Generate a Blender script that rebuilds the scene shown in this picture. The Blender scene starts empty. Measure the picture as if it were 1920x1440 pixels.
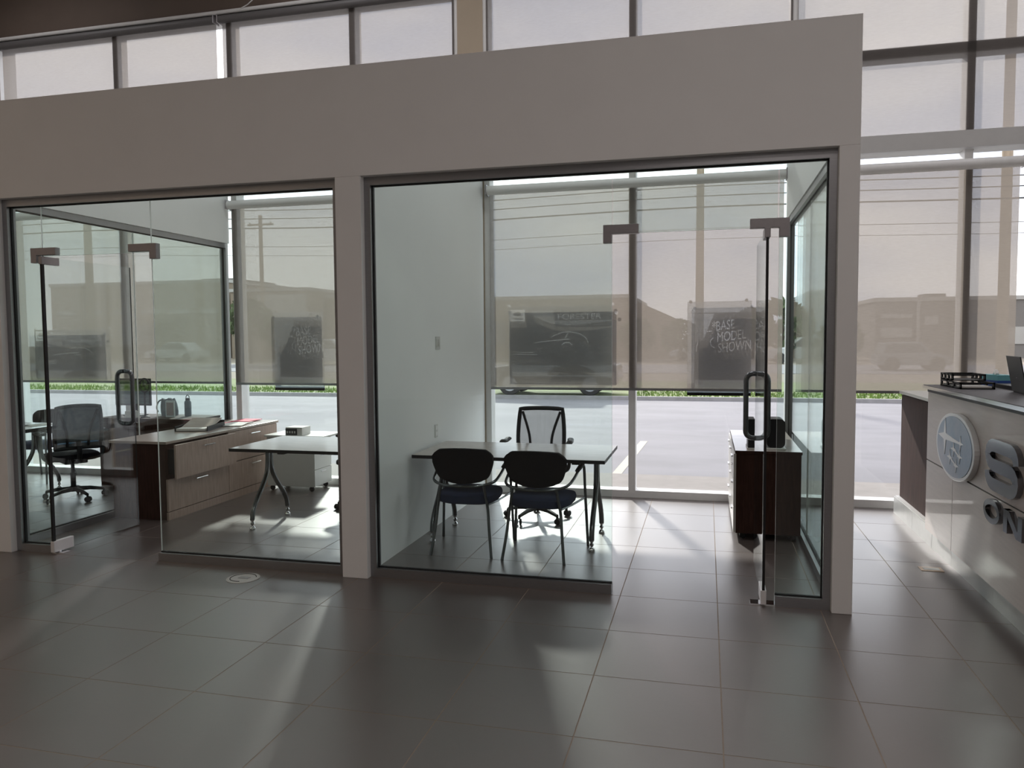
import bpy, math, random
from mathutils import Vector, Matrix
from mathutils.geometry import delaunay_2d_cdt
random.seed(7)
C = bpy.context.scene.collection
S = bpy.context.scene
PI = math.pi
# ------------------------------------------------------------------ camera, sky, sun, exposure
F, YAW, PITCH, ROLL = 1451.07, .246286, -.0593466, -.0074096
cam_d = bpy.data.cameras.new('camera'); cam = bpy.data.objects.new('camera', cam_d); C.objects.link(cam)
f = Vector((-math.sin(YAW)*math.cos(PITCH), math.cos(YAW)*math.cos(PITCH), math.sin(PITCH)))
r0 = Vector((math.cos(YAW), math.sin(YAW), 0)); u0 = r0.cross(f)
r1 = r0*math.cos(ROLL)+u0*math.sin(ROLL); u1 = u0*math.cos(ROLL)-r0*math.sin(ROLL)
M = Matrix((r1, u1, -f)).transposed().to_4x4(); M.translation = (.53118, -3.12255, 1.67438)
cam.matrix_world = M
cam_d.sensor_width = 36; cam_d.sensor_fit = 'HORIZONTAL'; cam_d.lens = F/1920*36; cam_d.clip_end = 400
S.camera = cam
S.view_settings.view_transform = 'Standard'; S.view_settings.look = 'None'
S.view_settings.exposure = .28; S.view_settings.gamma = 1; S.view_settings.use_curve_mapping = False
S.cycles.transparent_max_bounces = 24; S.cycles.max_bounces = 10
S.cycles.sample_clamp_indirect = 6

W = bpy.data.worlds.new('sky'); S.world = W; W.use_nodes = True
nt = W.node_tree; nt.nodes.clear()
def N(t, ty, **k):
    n = t.nodes.new(ty)
    for a, b in k.items():
        if a in n.inputs: n.inputs[a].default_value = b
        else: setattr(n, a, b)
    return n
wo = N(nt, 'ShaderNodeOutputWorld'); bg = N(nt, 'ShaderNodeBackground', Strength=2.1)
tc = N(nt, 'ShaderNodeTexCoord'); mp = N(nt, 'ShaderNodeMapping'); mp.inputs['Scale'].default_value = (1.6, 1.6, 4.5)
mp.inputs['Location'].default_value = (.35, .2, .1)
ns = N(nt, 'ShaderNodeTexNoise', Scale=1.5, Detail=5.0, Roughness=.5)
cr = N(nt, 'ShaderNodeValToRGB'); cr.color_ramp.elements[0].position = .36; cr.color_ramp.elements[0].color = (.62, .67, .80, 1)
cr.color_ramp.elements[1].position = .58; cr.color_ramp.elements[1].color = (1.0, .98, .97, 1)
for a, b in ((tc.outputs['Generated'], mp.inputs[0]), (mp.outputs[0], ns.inputs['Vector']), (ns.outputs[0], cr.inputs[0]), (cr.outputs[0], bg.inputs[0]), (bg.outputs[0], wo.inputs[0])):
    nt.links.new(a, b)

sd = bpy.data.lights.new('sun', 'SUN'); sd.energy = 3.8; sd.angle = math.radians(2.6); sd.color = (1, .95, .88)
sun = bpy.data.objects.new('sun', sd); C.objects.link(sun)
sun.rotation_euler = Vector((.35, -1, -.54)).to_track_quat('-Z', 'Y').to_euler()
def area(name, loc, sx, sy, e, col, tgt):
    d = bpy.data.lights.new(name, 'AREA'); d.shape = 'RECTANGLE'; d.size = sx; d.size_y = sy; d.energy = e; d.color = col
    o = bpy.data.objects.new(name, d); C.objects.link(o); o.location = loc
    o.rotation_euler = (Vector(tgt)-Vector(loc)).to_track_quat('-Z', 'Y').to_euler(); return o
FILLS = [(-9, -3.5), (-4.5, -3.5), (1.5, -3.5), (-9, -8.5), (-4.5, -8.5), (1.5, -8.5)]  # unseen overhead fill lights, added to brighten the showroom side
for i, (x, y) in enumerate(FILLS):
    area('showroom_fill', (x, y, 6.16), 1.15, 1.15, {-9: 58, -4.5: 5, 1.5: 72}[x]*(1 if y > -5 else .55), (1, .78, .58) if x < -6 else (1, .91, .88), (x, y, 0))

for x, e in ((-7.2, 22), (-3.4, 26), (-.2, 26), (3.2, 26)):
    area('office_fill', (x, 3.3, 6.16), 1.15, 1.15, e, (1, .98, 1), (x, 3.3, 0))  # added fill above the offices to lift the inner walls and floor

# ------------------------------------------------------------------ materials
MT = {}
def mat(name, col, rough=.5, metal=0., var=0., scale=8., stretch=(1, 1, 1), bump=0., col2=None, spec=.5, coat=0.):
    m = bpy.data.materials.new(name); m.use_nodes = True; t = m.node_tree
    b = t.nodes['Principled BSDF']
    b.inputs['Roughness'].default_value = rough; b.inputs['Metallic'].default_value = metal
    b.inputs['Specular IOR Level'].default_value = spec; b.inputs['Coat Weight'].default_value = coat
    col = tuple(col)+(1,)
    c2 = tuple(col2)+(1,) if col2 else tuple(min(1, c*(1+var)) for c in col[:3])+(1,)
    tcn = N(t, 'ShaderNodeTexCoord'); mpn = N(t, 'ShaderNodeMapping'); mpn.inputs['Scale'].default_value = stretch
    no = N(t, 'ShaderNodeTexNoise', Scale=scale, Detail=6.0, Roughness=.6)
    rp = N(t, 'ShaderNodeValToRGB'); rp.color_ramp.elements[0].position = .3; rp.color_ramp.elements[1].position = .7
    rp.color_ramp.elements[0].color = tuple(c*(1-var) for c in col[:3])+(1,); rp.color_ramp.elements[1].color = c2
    L = t.links.new
    L(tcn.outputs['Object'], mpn.inputs[0]); L(mpn.outputs[0], no.inputs['Vector']); L(no.outputs[0], rp.inputs[0]); L(rp.outputs[0], b.inputs['Base Color'])
    if bump:
        bp = N(t, 'ShaderNodeBump', Strength=bump, Distance=.01); L(no.outputs[0], bp.inputs['Height']); L(bp.outputs[0], b.inputs['Normal'])
    MT[name] = m; return m
mat('white_paint', (.86, .86, .855), .6, var=.015, scale=3, bump=.02)
mat('dark_grey_metal', (.10, .095, .095), .5)
mat('beige_paint', (.44, .36, .27), .7, var=.03, scale=3)
mat('brown_paint', (.10, .072, .056), .8, var=.08, scale=2)
mat('light_grey_paint', (.56, .55, .54), .5, var=.03)
mat('brushed_steel', (.34, .34, .35), .34, .85, var=.06, scale=30, stretch=(1, 1, 12))
mat('aluminium', (.80, .79, .78), .45, 0., var=.03, scale=20)
mat('patch_metal', (.36, .34, .35), .38, .6, var=.04, scale=30)
mat('satin_metal', (.82, .81, .82), .4, .2)
mat('bright_chrome', (.8, .8, .82), .12, 1.)
mat('chrome', (.24, .25, .27), .14, 1.)
mat('dark_chrome', (.16, .17, .18), .22, .9)
mat('black_rubber', (.006, .006, .007), .6)
mat('black_plastic', (.010, .010, .012), .45, spec=.3)
mat('black_fabric', (.006, .006, .009), .95, var=.25, scale=200, spec=.1)
mat('navy_fabric', (.035, .045, .085), .95, var=.25, scale=200, spec=.15)
mat('dark_wood', (.045, .02, .015), .65, spec=.15, var=.35, scale=6, stretch=(9, 9, 1))
mat('front_wood', (.37, .262, .215), .5, var=.20, scale=6, stretch=(9, 9, .8))
mat('top_wood', (.33, .26, .22), .3, var=.15, scale=6, stretch=(1, 9, 9))
mat('desk_top', (.42, .37, .34), .2, var=.12, scale=6, stretch=(1, 8, 8))
mat('white_laminate', (.62, .61, .58), .35, var=.02)
mat('grout', (.30, .245, .20), .9, var=.1, scale=30)
mat('asphalt', (.185, .18, .195), .85, var=.13, scale=1.1, stretch=(.5, 1, 1), bump=.1)
mat('concrete', (.24, .22, .205), .9, var=.08, scale=5)
mat('kerb_concrete', (.26, .255, .26), .9, var=.15, scale=4)
mat('grass_blade', (.10, .19, .035), .8, var=.4, scale=3, col2=(.20, .30, .06))
mat('soil', (.14, .17, .06), .9, var=.3, scale=1.5)
mat('far_ground', (.20, .17, .13), .9, var=.2, scale=.15)
mat('yellow_paint', (.40, .38, .32), .8, var=.1)
mat('tan_stucco', (.20, .16, .12), .9, var=.06, scale=.3)
mat('grey_stucco', (.15, .14, .13), .9, var=.06, scale=.3)
mat('pale_stucco', (.34, .33, .31), .9, var=.05, scale=.3)
mat('dark_glass', (.02, .025, .03), .1, spec=.8)
mat('pole_wood', (.28, .22, .16), .9, var=.15, scale=3, stretch=(6, 6, .5))
mat('wire_black', (.03, .03, .03), .7)
mat('foliage', (.06, .09, .03), .8, var=.35, scale=2)
mat('bark', (.08, .06, .045), .9)
mat('white_car', (.42, .43, .44), .25, var=0., coat=.5)
mat('dark_car', (.05, .055, .065), .25, coat=.6)
mat('grey_car', (.16, .17, .18), .25, coat=.5)
mat('alloy', (.55, .57, .6), .3, .8)
mat('tyre', (.012, .012, .013), .8)
mat('counter_panel', (.56, .485, .46), .42, var=.05, scale=4, stretch=(1, 1, 14), coat=.15)
mat('counter_top', (.10, .095, .105), .5, spec=.25)
mat('kick_tile', (.48, .485, .475), .4, var=.12, scale=3)
mat('emblem_blue', (.16, .32, .50), .3, var=.2, scale=2.5, col2=(.36, .38, .46))
mat('emblem_silver', (.66, .66, .66), .3, .3)
mat('plate_white', (.6, .6, .58), .4)
mat('brass_plate', (.55, .43, .33), .4, .5)
mat('blue_cloth', (.16, .30, .50), .8)
mat('grey_cloth', (.10, .11, .125), .9, var=.3, scale=20)
mat('bottle_blue', (.035, .055, .085), .35)
mat('paper', (.72, .70, .67), .7)
mat('pink_paper', (.75, .16, .22), .7)
mat('red_folder', (.30, .03, .04), .6)
mat('brown_print', (.27, .17, .14), .6, var=.3, scale=14)
mat('blue_box', (.02, .08, .35), .5)
mat('teal_box', (.15, .45, .50), .5)
mat('poster_ink', (.03, .032, .035), .5)
mat('reflection_green', (.08, .14, .035), .2, var=.5, scale=12)  # monitor colours imitating the window mirrored in its screen
mat('reflection_grey', (.11, .16, .16), .2, var=.3, scale=5, stretch=(1, 1, 12))

def tile_mat():
    m = bpy.data.materials.new('porcelain_tile'); m.use_nodes = True; t = m.node_tree; b = t.nodes['Principled BSDF']; L = t.links.new
    ge = N(t, 'ShaderNodeNewGeometry'); oi = N(t, 'ShaderNodeObjectInfo')
    n1 = N(t, 'ShaderNodeTexNoise', Scale=1.6, Detail=8.0, Roughness=.65); n2 = N(t, 'ShaderNodeTexNoise', Scale=40.0, Detail=3.0)
    L(ge.outputs['Position'], n1.inputs['Vector']); L(ge.outputs['Position'], n2.inputs['Vector'])
    rp = N(t, 'ShaderNodeValToRGB'); rp.color_ramp.elements[0].position = .25; rp.color_ramp.elements[1].position = .8
    rp.color_ramp.elements[0].color = (.070, .052, .045, 1); rp.color_ramp.elements[1].color = (.102, .077, .069, 1)
    L(n1.outputs[0], rp.inputs[0])
    ad = N(t, 'ShaderNodeMath', operation='MULTIPLY_ADD'); L(oi.outputs['Random'], ad.inputs[0]); ad.inputs[1].default_value = .12; ad.inputs[2].default_value = .94
    hv = N(t, 'ShaderNodeHueSaturation'); L(rp.outputs[0], hv.inputs['Color']); L(ad.outputs[0], hv.inputs['Value']); L(hv.outputs[0], b.inputs['Base Color'])
    mr = N(t, 'ShaderNodeMapRange'); mr.inputs['To Min'].default_value = .30; mr.inputs['To Max'].default_value = .40
    L(n1.outputs[0], mr.inputs[0]); L(mr.outputs[0], b.inputs['Roughness']); b.inputs['Specular IOR Level'].default_value = .9; b.inputs['IOR'].default_value = 1.8; b.inputs['Coat Weight'].default_value = .35; b.inputs['Coat Roughness'].default_value = .28
    bp = N(t, 'ShaderNodeBump', Strength=.05, Distance=.004); L(n2.outputs[0], bp.inputs['Height']); L(bp.outputs[0], b.inputs['Normal'])
    MT['porcelain_tile'] = m
tile_mat()

def glass_mat(name, tint, refl=1.0):
    m = bpy.data.materials.new(name); m.use_nodes = True; t = m.node_tree; t.nodes.clear(); L = t.links.new
    o = N(t, 'ShaderNodeOutputMaterial'); mx = N(t, 'ShaderNodeMixShader'); tr = N(t, 'ShaderNodeBsdfTransparent'); gl = N(t, 'ShaderNodeBsdfGlossy', Roughness=0.0)
    tr.inputs[0].default_value = tuple(tint)+(1,); gl.inputs[0].default_value = (.95, .97, .97, 1)
    fr = N(t, 'ShaderNodeFresnel', IOR=1.5); ge = N(t, 'ShaderNodeNewGeometry')
    # both faces of the thin pane reflect as if met from the air
    lw = N(t, 'ShaderNodeLayerWeight', Blend=.5)
    pw = N(t, 'ShaderNodeMath', operation='POWER'); L(lw.outputs['Facing'], pw.inputs[0]); pw.inputs[1].default_value = 5.0
    ma = N(t, 'ShaderNodeMath', operation='MULTIPLY_ADD'); L(pw.outputs[0], ma.inputs[0]); ma.inputs[1].default_value = .9*refl; ma.inputs[2].default_value = .04*refl
    L(ma.outputs[0], mx.inputs[0]); L(tr.outputs[0], mx.inputs[1]); L(gl.outputs[0], mx.inputs[2]); L(mx.outputs[0], o.inputs[0])
    MT[name] = m
glass_mat('partition_glass', (.925, .978, .962))
glass_mat('door_glass', (.955, .975, .97))
glass_mat('window_glass', (.97, .975, .98), .6)
mat('glass_edge', (.92, .96, .94), .4, spec=.8)

def shade_mat(name, openness, col, refl):
    m = bpy.data.materials.new(name); m.use_nodes = True; t = m.node_tree; t.nodes.clear(); L = t.links.new
    o = N(t, 'ShaderNodeOutputMaterial'); mx = N(t, 'ShaderNodeMixShader', Fac=openness); tr = N(t, 'ShaderNodeBsdfTransparent')
    tl = N(t, 'ShaderNodeBsdfTranslucent'); df = N(t, 'ShaderNodeBsdfDiffuse'); m2 = N(t, 'ShaderNodeMixShader', Fac=refl)
    tr.inputs[0].default_value = (1, .985, .99, 1)
    tcn = N(t, 'ShaderNodeTexCoord'); mp_ = N(t, 'ShaderNodeMapping'); mp_.inputs['Scale'].default_value = (6, 6, 90)
    no = N(t, 'ShaderNodeTexNoise', Scale=3.0, Detail=4.0); rp = N(t, 'ShaderNodeValToRGB')
    rp.color_ramp.elements[0].position = .3; rp.color_ramp.elements[1].position = .7
    rp.color_ramp.elements[0].color = tuple(c*.93 for c in col)+(1,); rp.color_ramp.elements[1].color = tuple(c*1.06 for c in col)+(1,)
    L(tcn.outputs['Object'], mp_.inputs[0]); L(mp_.outputs[0], no.inputs['Vector']); L(no.outputs[0], rp.inputs[0]); L(rp.outputs[0], tl.inputs[0]); df.inputs[0].default_value = tuple(col)+(1,)
    L(tl.outputs[0], m2.inputs[1]); L(df.outputs[0], m2.inputs[2]); L(m2.outputs[0], mx.inputs[1]); L(tr.outputs[0], mx.inputs[2]); L(mx.outputs[0], o.inputs[0])
    MT[name] = m
shade_mat('shade_fabric', .125, (.195, .172, .15), .3)
shade_mat('upper_shade_fabric', .14, (.20, .182, .17), .3)
def film_mat(name, openness, col):
    m = bpy.data.materials.new(name); m.use_nodes = True; t = m.node_tree; t.nodes.clear(); L = t.links.new
    o = N(t, 'ShaderNodeOutputMaterial'); mx = N(t, 'ShaderNodeMixShader', Fac=openness); tr = N(t, 'ShaderNodeBsdfTransparent')
    tl = N(t, 'ShaderNodeBsdfTranslucent'); df = N(t, 'ShaderNodeBsdfDiffuse'); m2 = N(t, 'ShaderNodeMixShader', Fac=.3)
    tl.inputs[0].default_value = tuple(col)+(1,); df.inputs[0].default_value = tuple(col)+(1,)
    L(tl.outputs[0], m2.inputs[1]); L(df.outputs[0], m2.inputs[2]); L(m2.outputs[0], mx.inputs[1]); L(tr.outputs[0], mx.inputs[2]); L(mx.outputs[0], o.inputs[0])
    MT[name] = m
film_mat('poster_dark', .22, (.18, .205, .235))
film_mat('poster_text', .3, (.66, .67, .68))
film_mat('poster_body', .30, (.27, .30, .33))
film_mat('poster_car', .3, (.8, .82, .83))
film_mat('poster_light', .35, (.95, .96, .96))
film_mat('poster_navy', .55, (.45, .5, .62))
film_mat('poster_film', .25, (.08, .085, .09))
shade_mat('chair_mesh', .42, (.03, .03, .035), .9)

# ------------------------------------------------------------------ helpers
class MB:
    def __init__(s): s.v = []; s.f = []; s.mi = []
    def add(s, vs, fs, mi=0):
        k = len(s.v); s.v += [tuple(v) for v in vs]; s.f += [tuple(i+k for i in q) for q in fs]; s.mi += [mi]*len(fs); return s
    def box(s, x0, x1, y0, y1, z0, z1, mi=0, R=None, o=(0, 0, 0)):
        vs = [(x, y, z) for z in (z0, z1) for y in (y0, y1) for x in (x0, x1)]
        if R is not None: vs = [tuple(R @ Vector(v)+Vector(o)) for v in vs]
        return s.add(vs, [(0, 2, 3, 1), (4, 5, 7, 6), (0, 1, 5, 4), (2, 6, 7, 3), (0, 4, 6, 2), (1, 3, 7, 5)], mi)
    def tube(s, pts, r, n=10, cap=True, closed=False, sy=1.):
        pts = [Vector(p) for p in pts]; m = len(pts); rs = r if isinstance(r, (list, tuple)) else [r]*m
        prev = None; rings = []
        for i, p in enumerate(pts):
            if closed: d = (pts[(i+1) % m]-pts[i-1])
            else: d = (pts[min(i+1, m-1)]-pts[max(i-1, 0)])
            d.normalize()
            if prev is None:
                a = Vector((0, 0, 1)) if abs(d.z) < .9 else Vector((1, 0, 0)); nrm = d.cross(a).normalized()
            else:
                nrm = (prev-d*prev.dot(d)).normalized()
            prev = nrm; bn = d.cross(nrm)
            rings.append([p+(nrm*math.cos(2*PI*j/n)+bn*math.sin(2*PI*j/n)*sy)*rs[i] for j in range(n)])
        vs = [v for q in rings for v in q]; fs = []
        for i in range(m if closed else m-1):
            a = i*n; b = ((i+1) % m)*n
            for j in range(n): fs.append((a+j, a+(j+1) % n, b+(j+1) % n, b+j))
        if cap and not closed: fs += [tuple(range(n-1, -1, -1)), tuple((m-1)*n+j for j in range(n))]
        return s.add(vs, fs)
    def lathe(s, prof, c=(0, 0, 0), n=20, axis='z'):
        vs = []
        for r, h in prof:
            for j in range(n):
                a = 2*PI*j/n; p = (r*math.cos(a), r*math.sin(a), h)
                if axis == 'y': p = (p[0], p[2], p[1])
                if axis == 'x': p = (p[2], p[0], p[1])
                vs.append((p[0]+c[0], p[1]+c[1], p[2]+c[2]))
        fs = [(i*n+j, i*n+(j+1) % n, (i+1)*n+(j+1) % n, (i+1)*n+j) for i in range(len(prof)-1) for j in range(n)]
        fs += [tuple(range(n-1, -1, -1)), tuple((len(prof)-1)*n+j for j in range(n))]
        return s.add(vs, fs)
    def prism(s, poly, axis, d0, d1):
        n = len(poly)
        def P(a, b, d): return {'x': (d, a, b), 'y': (a, d, b), 'z': (a, b, d)}[axis]
        vs = [P(a, b, d0) for a, b in poly]+[P(a, b, d1) for a, b in poly]
        fs = [tuple(range(n)), tuple(range(2*n-1, n-1, -1))]+[(i, i+n, (i+1) % n+n, (i+1) % n) for i in range(n)]
        return s.add(vs, fs)
    def build(s, name, m, parent=None, loc=None, smooth=False, bevel=0, rot=None):
        me = bpy.data.meshes.new(name); me.from_pydata(s.v, [], s.f)
        for q in (m if isinstance(m, (list, tuple)) else [m]): me.materials.append(MT[q])
        for p, i in zip(me.polygons, s.mi): p.material_index = i; p.use_smooth = smooth
        me.update()
        import bmesh
        b = bmesh.new(); b.from_mesh(me); bmesh.ops.recalc_face_normals(b, faces=b.faces); b.to_mesh(me); b.free()
        o = bpy.data.objects.new(name, me); C.objects.link(o)
        if parent is not None: o.parent = parent
        if loc is not None: o.location = loc
        if rot is not None: o.rotation_euler = rot
        if bevel:
            q = o.modifiers.new('bevel', 'BEVEL'); q.width = bevel; q.segments = 2; q.limit_method = 'ANGLE'
        if smooth:
            try: me.shade_auto_smooth  # noqa
            except Exception: pass
            for p in me.polygons: p.use_smooth = True
            w = o.modifiers.new('edges', 'EDGE_SPLIT'); w.split_angle = math.radians(40)
        return o
def tag(o, label=None, cat=None, group=None, kind=None):
    if label: o['label'] = label
    if cat: o['category'] = cat
    if group: o['group'] = group
    if kind: o['kind'] = kind
    return o
def thing(name, label, cat, loc, rz=0, group=None):
    o = bpy.data.objects.new(name, None); C.objects.link(o); o.location = loc; o.rotation_euler = (0, 0, rz)
    o.empty_display_size = .1
    return tag(o, label, cat, group)
def kids(o): return [c for c in bpy.data.objects if c.parent == o]
def copy_tree(o, parent=None):
    c = o.copy(); C.objects.link(c); c.parent = parent
    for ch in kids(o): copy_tree(ch, c)
    return c
def struct(mb, name, m, parent=None, **k):
    o = mb.build(name, m, parent, **k)
    if parent is None: o['kind'] = 'structure'
    return o
def sempty(name):
    o = bpy.data.objects.new(name, None); C.objects.link(o); o['kind'] = 'structure'; return o
def arc(c, r, a0, a1, n, plane='yz'):
    out = []
    for i in range(n+1):
        a = a0+(a1-a0)*i/n; out.append((c[0]+r*math.cos(a), c[1]+r*math.sin(a)))
    return out
def rrect(x0, x1, z0, z1, r, n=6):
    return (arc((x1-r, z0+r), r, -PI/2, 0, n)+arc((x1-r, z1-r), r, 0, PI/2, n)+arc((x0+r, z1-r), r, PI/2, PI, n)+arc((x0+r, z0+r), r, PI, 1.5*PI, n))
def text(body, size, loc, rot, m, parent, shear=0, bold=0, ext=0, name='lettering', sx=1):
    cu = bpy.data.curves.new(name, 'FONT'); cu.body = body; cu.size = size; cu.shear = shear; cu.offset = bold; cu.extrude = ext
    q = bpy.data.objects.new(name, cu); C.objects.link(q)
    me = bpy.data.meshes.new_from_object(q.evaluated_get(bpy.context.evaluated_depsgraph_get())); me.name = name
    bpy.data.objects.remove(q); bpy.data.curves.remove(cu)
    me.materials.clear(); me.materials.append(MT[m])
    o = bpy.data.objects.new(name, me); C.objects.link(o); o.parent = parent; o.location = loc; o.rotation_euler = rot; o.scale = (sx, 1, 1)
    return o
RX = (PI/2, 0, 0)

# ------------------------------------------------------------------ room shell
T = .6096; YW = 4.95; XL, XR = -12.0, 5.2; YB = -13.0; ZC = 6.3
floor = struct(MB().box(XL, XR, YB, 5.02, -.14, -.0008), 'floor', 'grout')
g = .003
tm = MB().box(g, T-g, g, T-g, -.008, 0)
t0 = tm.build('tile', 'porcelain_tile', floor)
t0.location = (-15*T, -T, 0)
tl = MB().box(g, T-g, g, YW-8*T-g, -.008, 0); t9 = tl.build('tile', 'porcelain_tile', floor); t9.location = (-15*T, 8*T, 0)
for i in range(-15, 8):
    for j in range(-1, 9):
        if (i == -15 and j in (-1, 8)): continue
        o = (t9 if j == 8 else t0).copy(); C.objects.link(o); o.location = (i*T, j*T, 0)
rest = MB()
for i in range(-20, 9):
    for j in range(-22, 9):
        if -15 <= i < 8 and -1 <= j: continue
        if i == 8 and j >= 8: pass
        rest.box(max(XL, i*T+g), min(XR, (i+1)*T-g), max(YB, j*T+g), min(YW, (j+1)*T-g), -.008, 0)
ro = rest.build('tile_field', 'porcelain_tile', floor); ro['kind'] = 'stuff'

struct(MB().box(XL, XR, YB, 5.3, ZC, ZC+.1), 'ceiling', 'brown_paint')
struct(MB().box(XL, XR, YB-.1, YB, 0, ZC), 'wall_back', 'white_paint')
struct(MB().box(XL-.1, XL, YB, 5.3, 0, ZC), 'wall_left', 'white_paint')
struct(MB().box(XR, XR+.1, YB, 5.3, 0, ZC), 'wall_right', 'white_paint')
# window wall: plaster above the glazing, pier between the two bays
w = MB().box(XL, XR, YW-.02, 5.25, 5.41, ZC)
struct(w, 'wall_window', 'brown_paint')
struct(MB().box(XL, -8.16, YW, 5.25, 0, 5.41).box(4.46, XR, YW, 5.25, 0, 5.41), 'wall_window_ends', 'white_paint')
struct(MB().box(-2.07, -1.79, YW-.01, 5.22, 0, 5.41), 'wall_pier', 'beige_paint')
struct(MB().tube([(-8.16, 4.86, 5.405), (-1.9, 4.86, 5.405)], .022, 8).box(-8.16, -1.9, 4.86, 4.94, 5.40, 5.42), 'trim_1', 'light_grey_paint')
tag(MB().tube([(-4.62, 4.84, 5.40), (-4.5, 4.83, 5.44), (-4.3, 4.80, 5.55), (-4.1, 4.78, 5.62), (-3.9, 4.8, 5.75), (-3.85, 4.86, 6.3)], .006, 6).build('hanging_cable', 'light_grey_paint'), 'thin pale cable strung up from the rail above the left clerestory windows', 'cable')

def window(name, xs, x0, x1, hbars, wide=()):
    w = sempty(name)
    a = MB().box(x0, x1, YW, 5.11, 0, .075)
    struct(a, 'sill', 'aluminium', w)
    struct(MB().box(x0, x1, YW, 5.13, 5.335, 5.41), 'head', 'aluminium', w)
    struct(MB().box(x0, x1, 4.86, 5.13, 3.385, 3.54), 'spandrel', 'light_grey_paint', w)
    for hb in hbars:
        struct(MB().box(x0, x1, YW, 5.11, hb-.05, hb+.05), 'transom', 'aluminium', w)
    for x in xs:
        struct(MB().box(x-.036, x+.036, YW, 5.11, .075, 5.335), 'mullion', 'aluminium', w)
    bounds = [x0]+list(xs)+[x1]
    struct(MB().box(x0, x0+.06, YW, 5.11, .075, 5.335), 'jamb', 'aluminium', w)
    struct(MB().box(x1-.06, x1, YW, 5.11, .075, 5.335), 'jamb', 'aluminium', w)
    zz = [(.075, 3.39)]
    top = [3.53]+sorted(hbars)+[5.335]
    zz += list(zip(top[:-1], top[1:]))
    for a, b in zip(bounds[:-1], bounds[1:]):
        for z0, z1 in zz:
            struct(MB().box(a, b, 5.075, 5.081, z0, z1), 'pane', 'window_glass', w)
window('window_1', [-6.38, -4.83, -3.29], -8.16, -2.07, [])
window('window_2', [-.215, 1.33, 2.87], -1.79, 4.46, [4.31])

# front partition wall with the two glazed openings
YF0, YF1 = 1.79, 1.93; ZT = 3.52; ZO = 2.78
w = MB().box(-9.1, 1.39, YF0, YF1, ZO, ZT).box(-9.1, -4.82, YF0, YF1, 0, ZO).box(-1.945, -1.755, YF0, YF1, 0, ZO).box(1.275, 1.39, YF0, YF1, 0, ZO)
struct(w, 'wall_front', 'white_paint', bevel=.003)
struct(MB().box(-1.90, -1.80, YF1, 4.93, 0, ZT), 'wall_divider', 'white_paint')
struct(MB().box(1.275, 1.39, YF1, 4.93, 2.80, ZT), 'wall_side_right', 'white_paint')
struct(MB().box(-5.01, -4.89, YF1, 4.93, 2.80, ZT), 'wall_side_left', 'white_paint')
struct(MB().box(-9.2, -9.1, YF0, 4.93, 0, ZT), 'wall_far_left', 'white_paint')

def frame(name, x0, x1, z1, sills):
    w = sempty(name)
    y0, y1 = 1.845, 1.925
    def fr(mb, nm): struct(mb, nm, 'brushed_steel', w)
    fr(MB().box(x0, x1, y0, y1, z1-.055, z1), 'frame_head'); fr(MB().box(x0, x0+.045, y0, y1, 0, z1-.055), 'frame_jamb'); fr(MB().box(x1-.045, x1, y0, y1, 0, z1-.055), 'frame_jamb')
    for a, b in sills: fr(MB().box(a, b, y0, y1, 0, .062), 'frame_sill')
    k = MB(); e = .008
    k.box(x0+.045, x1-.045, 1.875, 1.897, z1-.055-e, z1-.055); k.box(x0+.045, x0+.045+e, 1.875, 1.897, .062, z1-.055); k.box(x1-.045-e, x1-.045, 1.875, 1.897, .062, z1-.055)
    for a, b in sills: k.box(max(a, x0+.045), min(b, x1-.045), 1.875, 1.897, .062, .062+e)
    struct(k, 'gasket', 'black_rubber', w)
    return w
def pane(x0, x1, z0, z1, w, edge=None, y=1.886, nm='pane'):
    mb = MB().box(x0, x1, y-.006, y+.006, z0, z1); mi = [0]*6
    if edge:
        mi[4] = 1 if 'l' in edge else 0; mi[5] = 1 if 'r' in edge else 0
        if 'b' in edge: mi[0] = 1
    mb.mi = mi; return struct(mb, nm, ['partition_glass', 'glass_edge'], w)
def patch(x0, x1, side, w, up=2.39):
    # L-shaped clamp joining side pane, transom pane and door
    h = .058
    if side == 'l': poly = [(x0, up-.115), (x0+.055, up-.115), (x0+.055, up-h), (x1, up-h), (x1, up), (x0, up)]
    else: poly = [(x0, up-h), (x1-.06, up-h), (x1-.06, up-.115), (x1, up-.115), (x1, up), (x0, up)]
    struct(MB().prism(poly, 'y', 1.862, 1.91), 'patch_fitting', 'patch_metal', w, bevel=.003)
gf = frame('window_3', -1.755, 1.275, ZO, [(-1.71, -.06), (.955, 1.23)])
pane(-1.71, -.06, .062, ZO-.055, gf, 'r'); pane(-.055, .945, 2.335, ZO-.055, gf, 'b'); pane(.955, 1.23, .062, ZO-.055, gf, 'l')
patch(-.115, .11, 'l', gf); patch(.785, 1.015, 'r', gf)
gl = frame('window_4', -4.82, -1.945, ZO, [(-4.775, -4.49), (-3.50, -1.99)])
pane(-4.775, -4.49, .062, ZO-.055, gl, 'r'); pane(-4.485, -3.505, 2.335, ZO-.055, gl, 'b'); pane(-3.50, -1.99, .062, ZO-.055, gl, 'l')
patch(-4.585, -4.35, 'l', gl, 2.40); patch(-3.69, -3.445, 'r', gl, 2.40)

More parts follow.
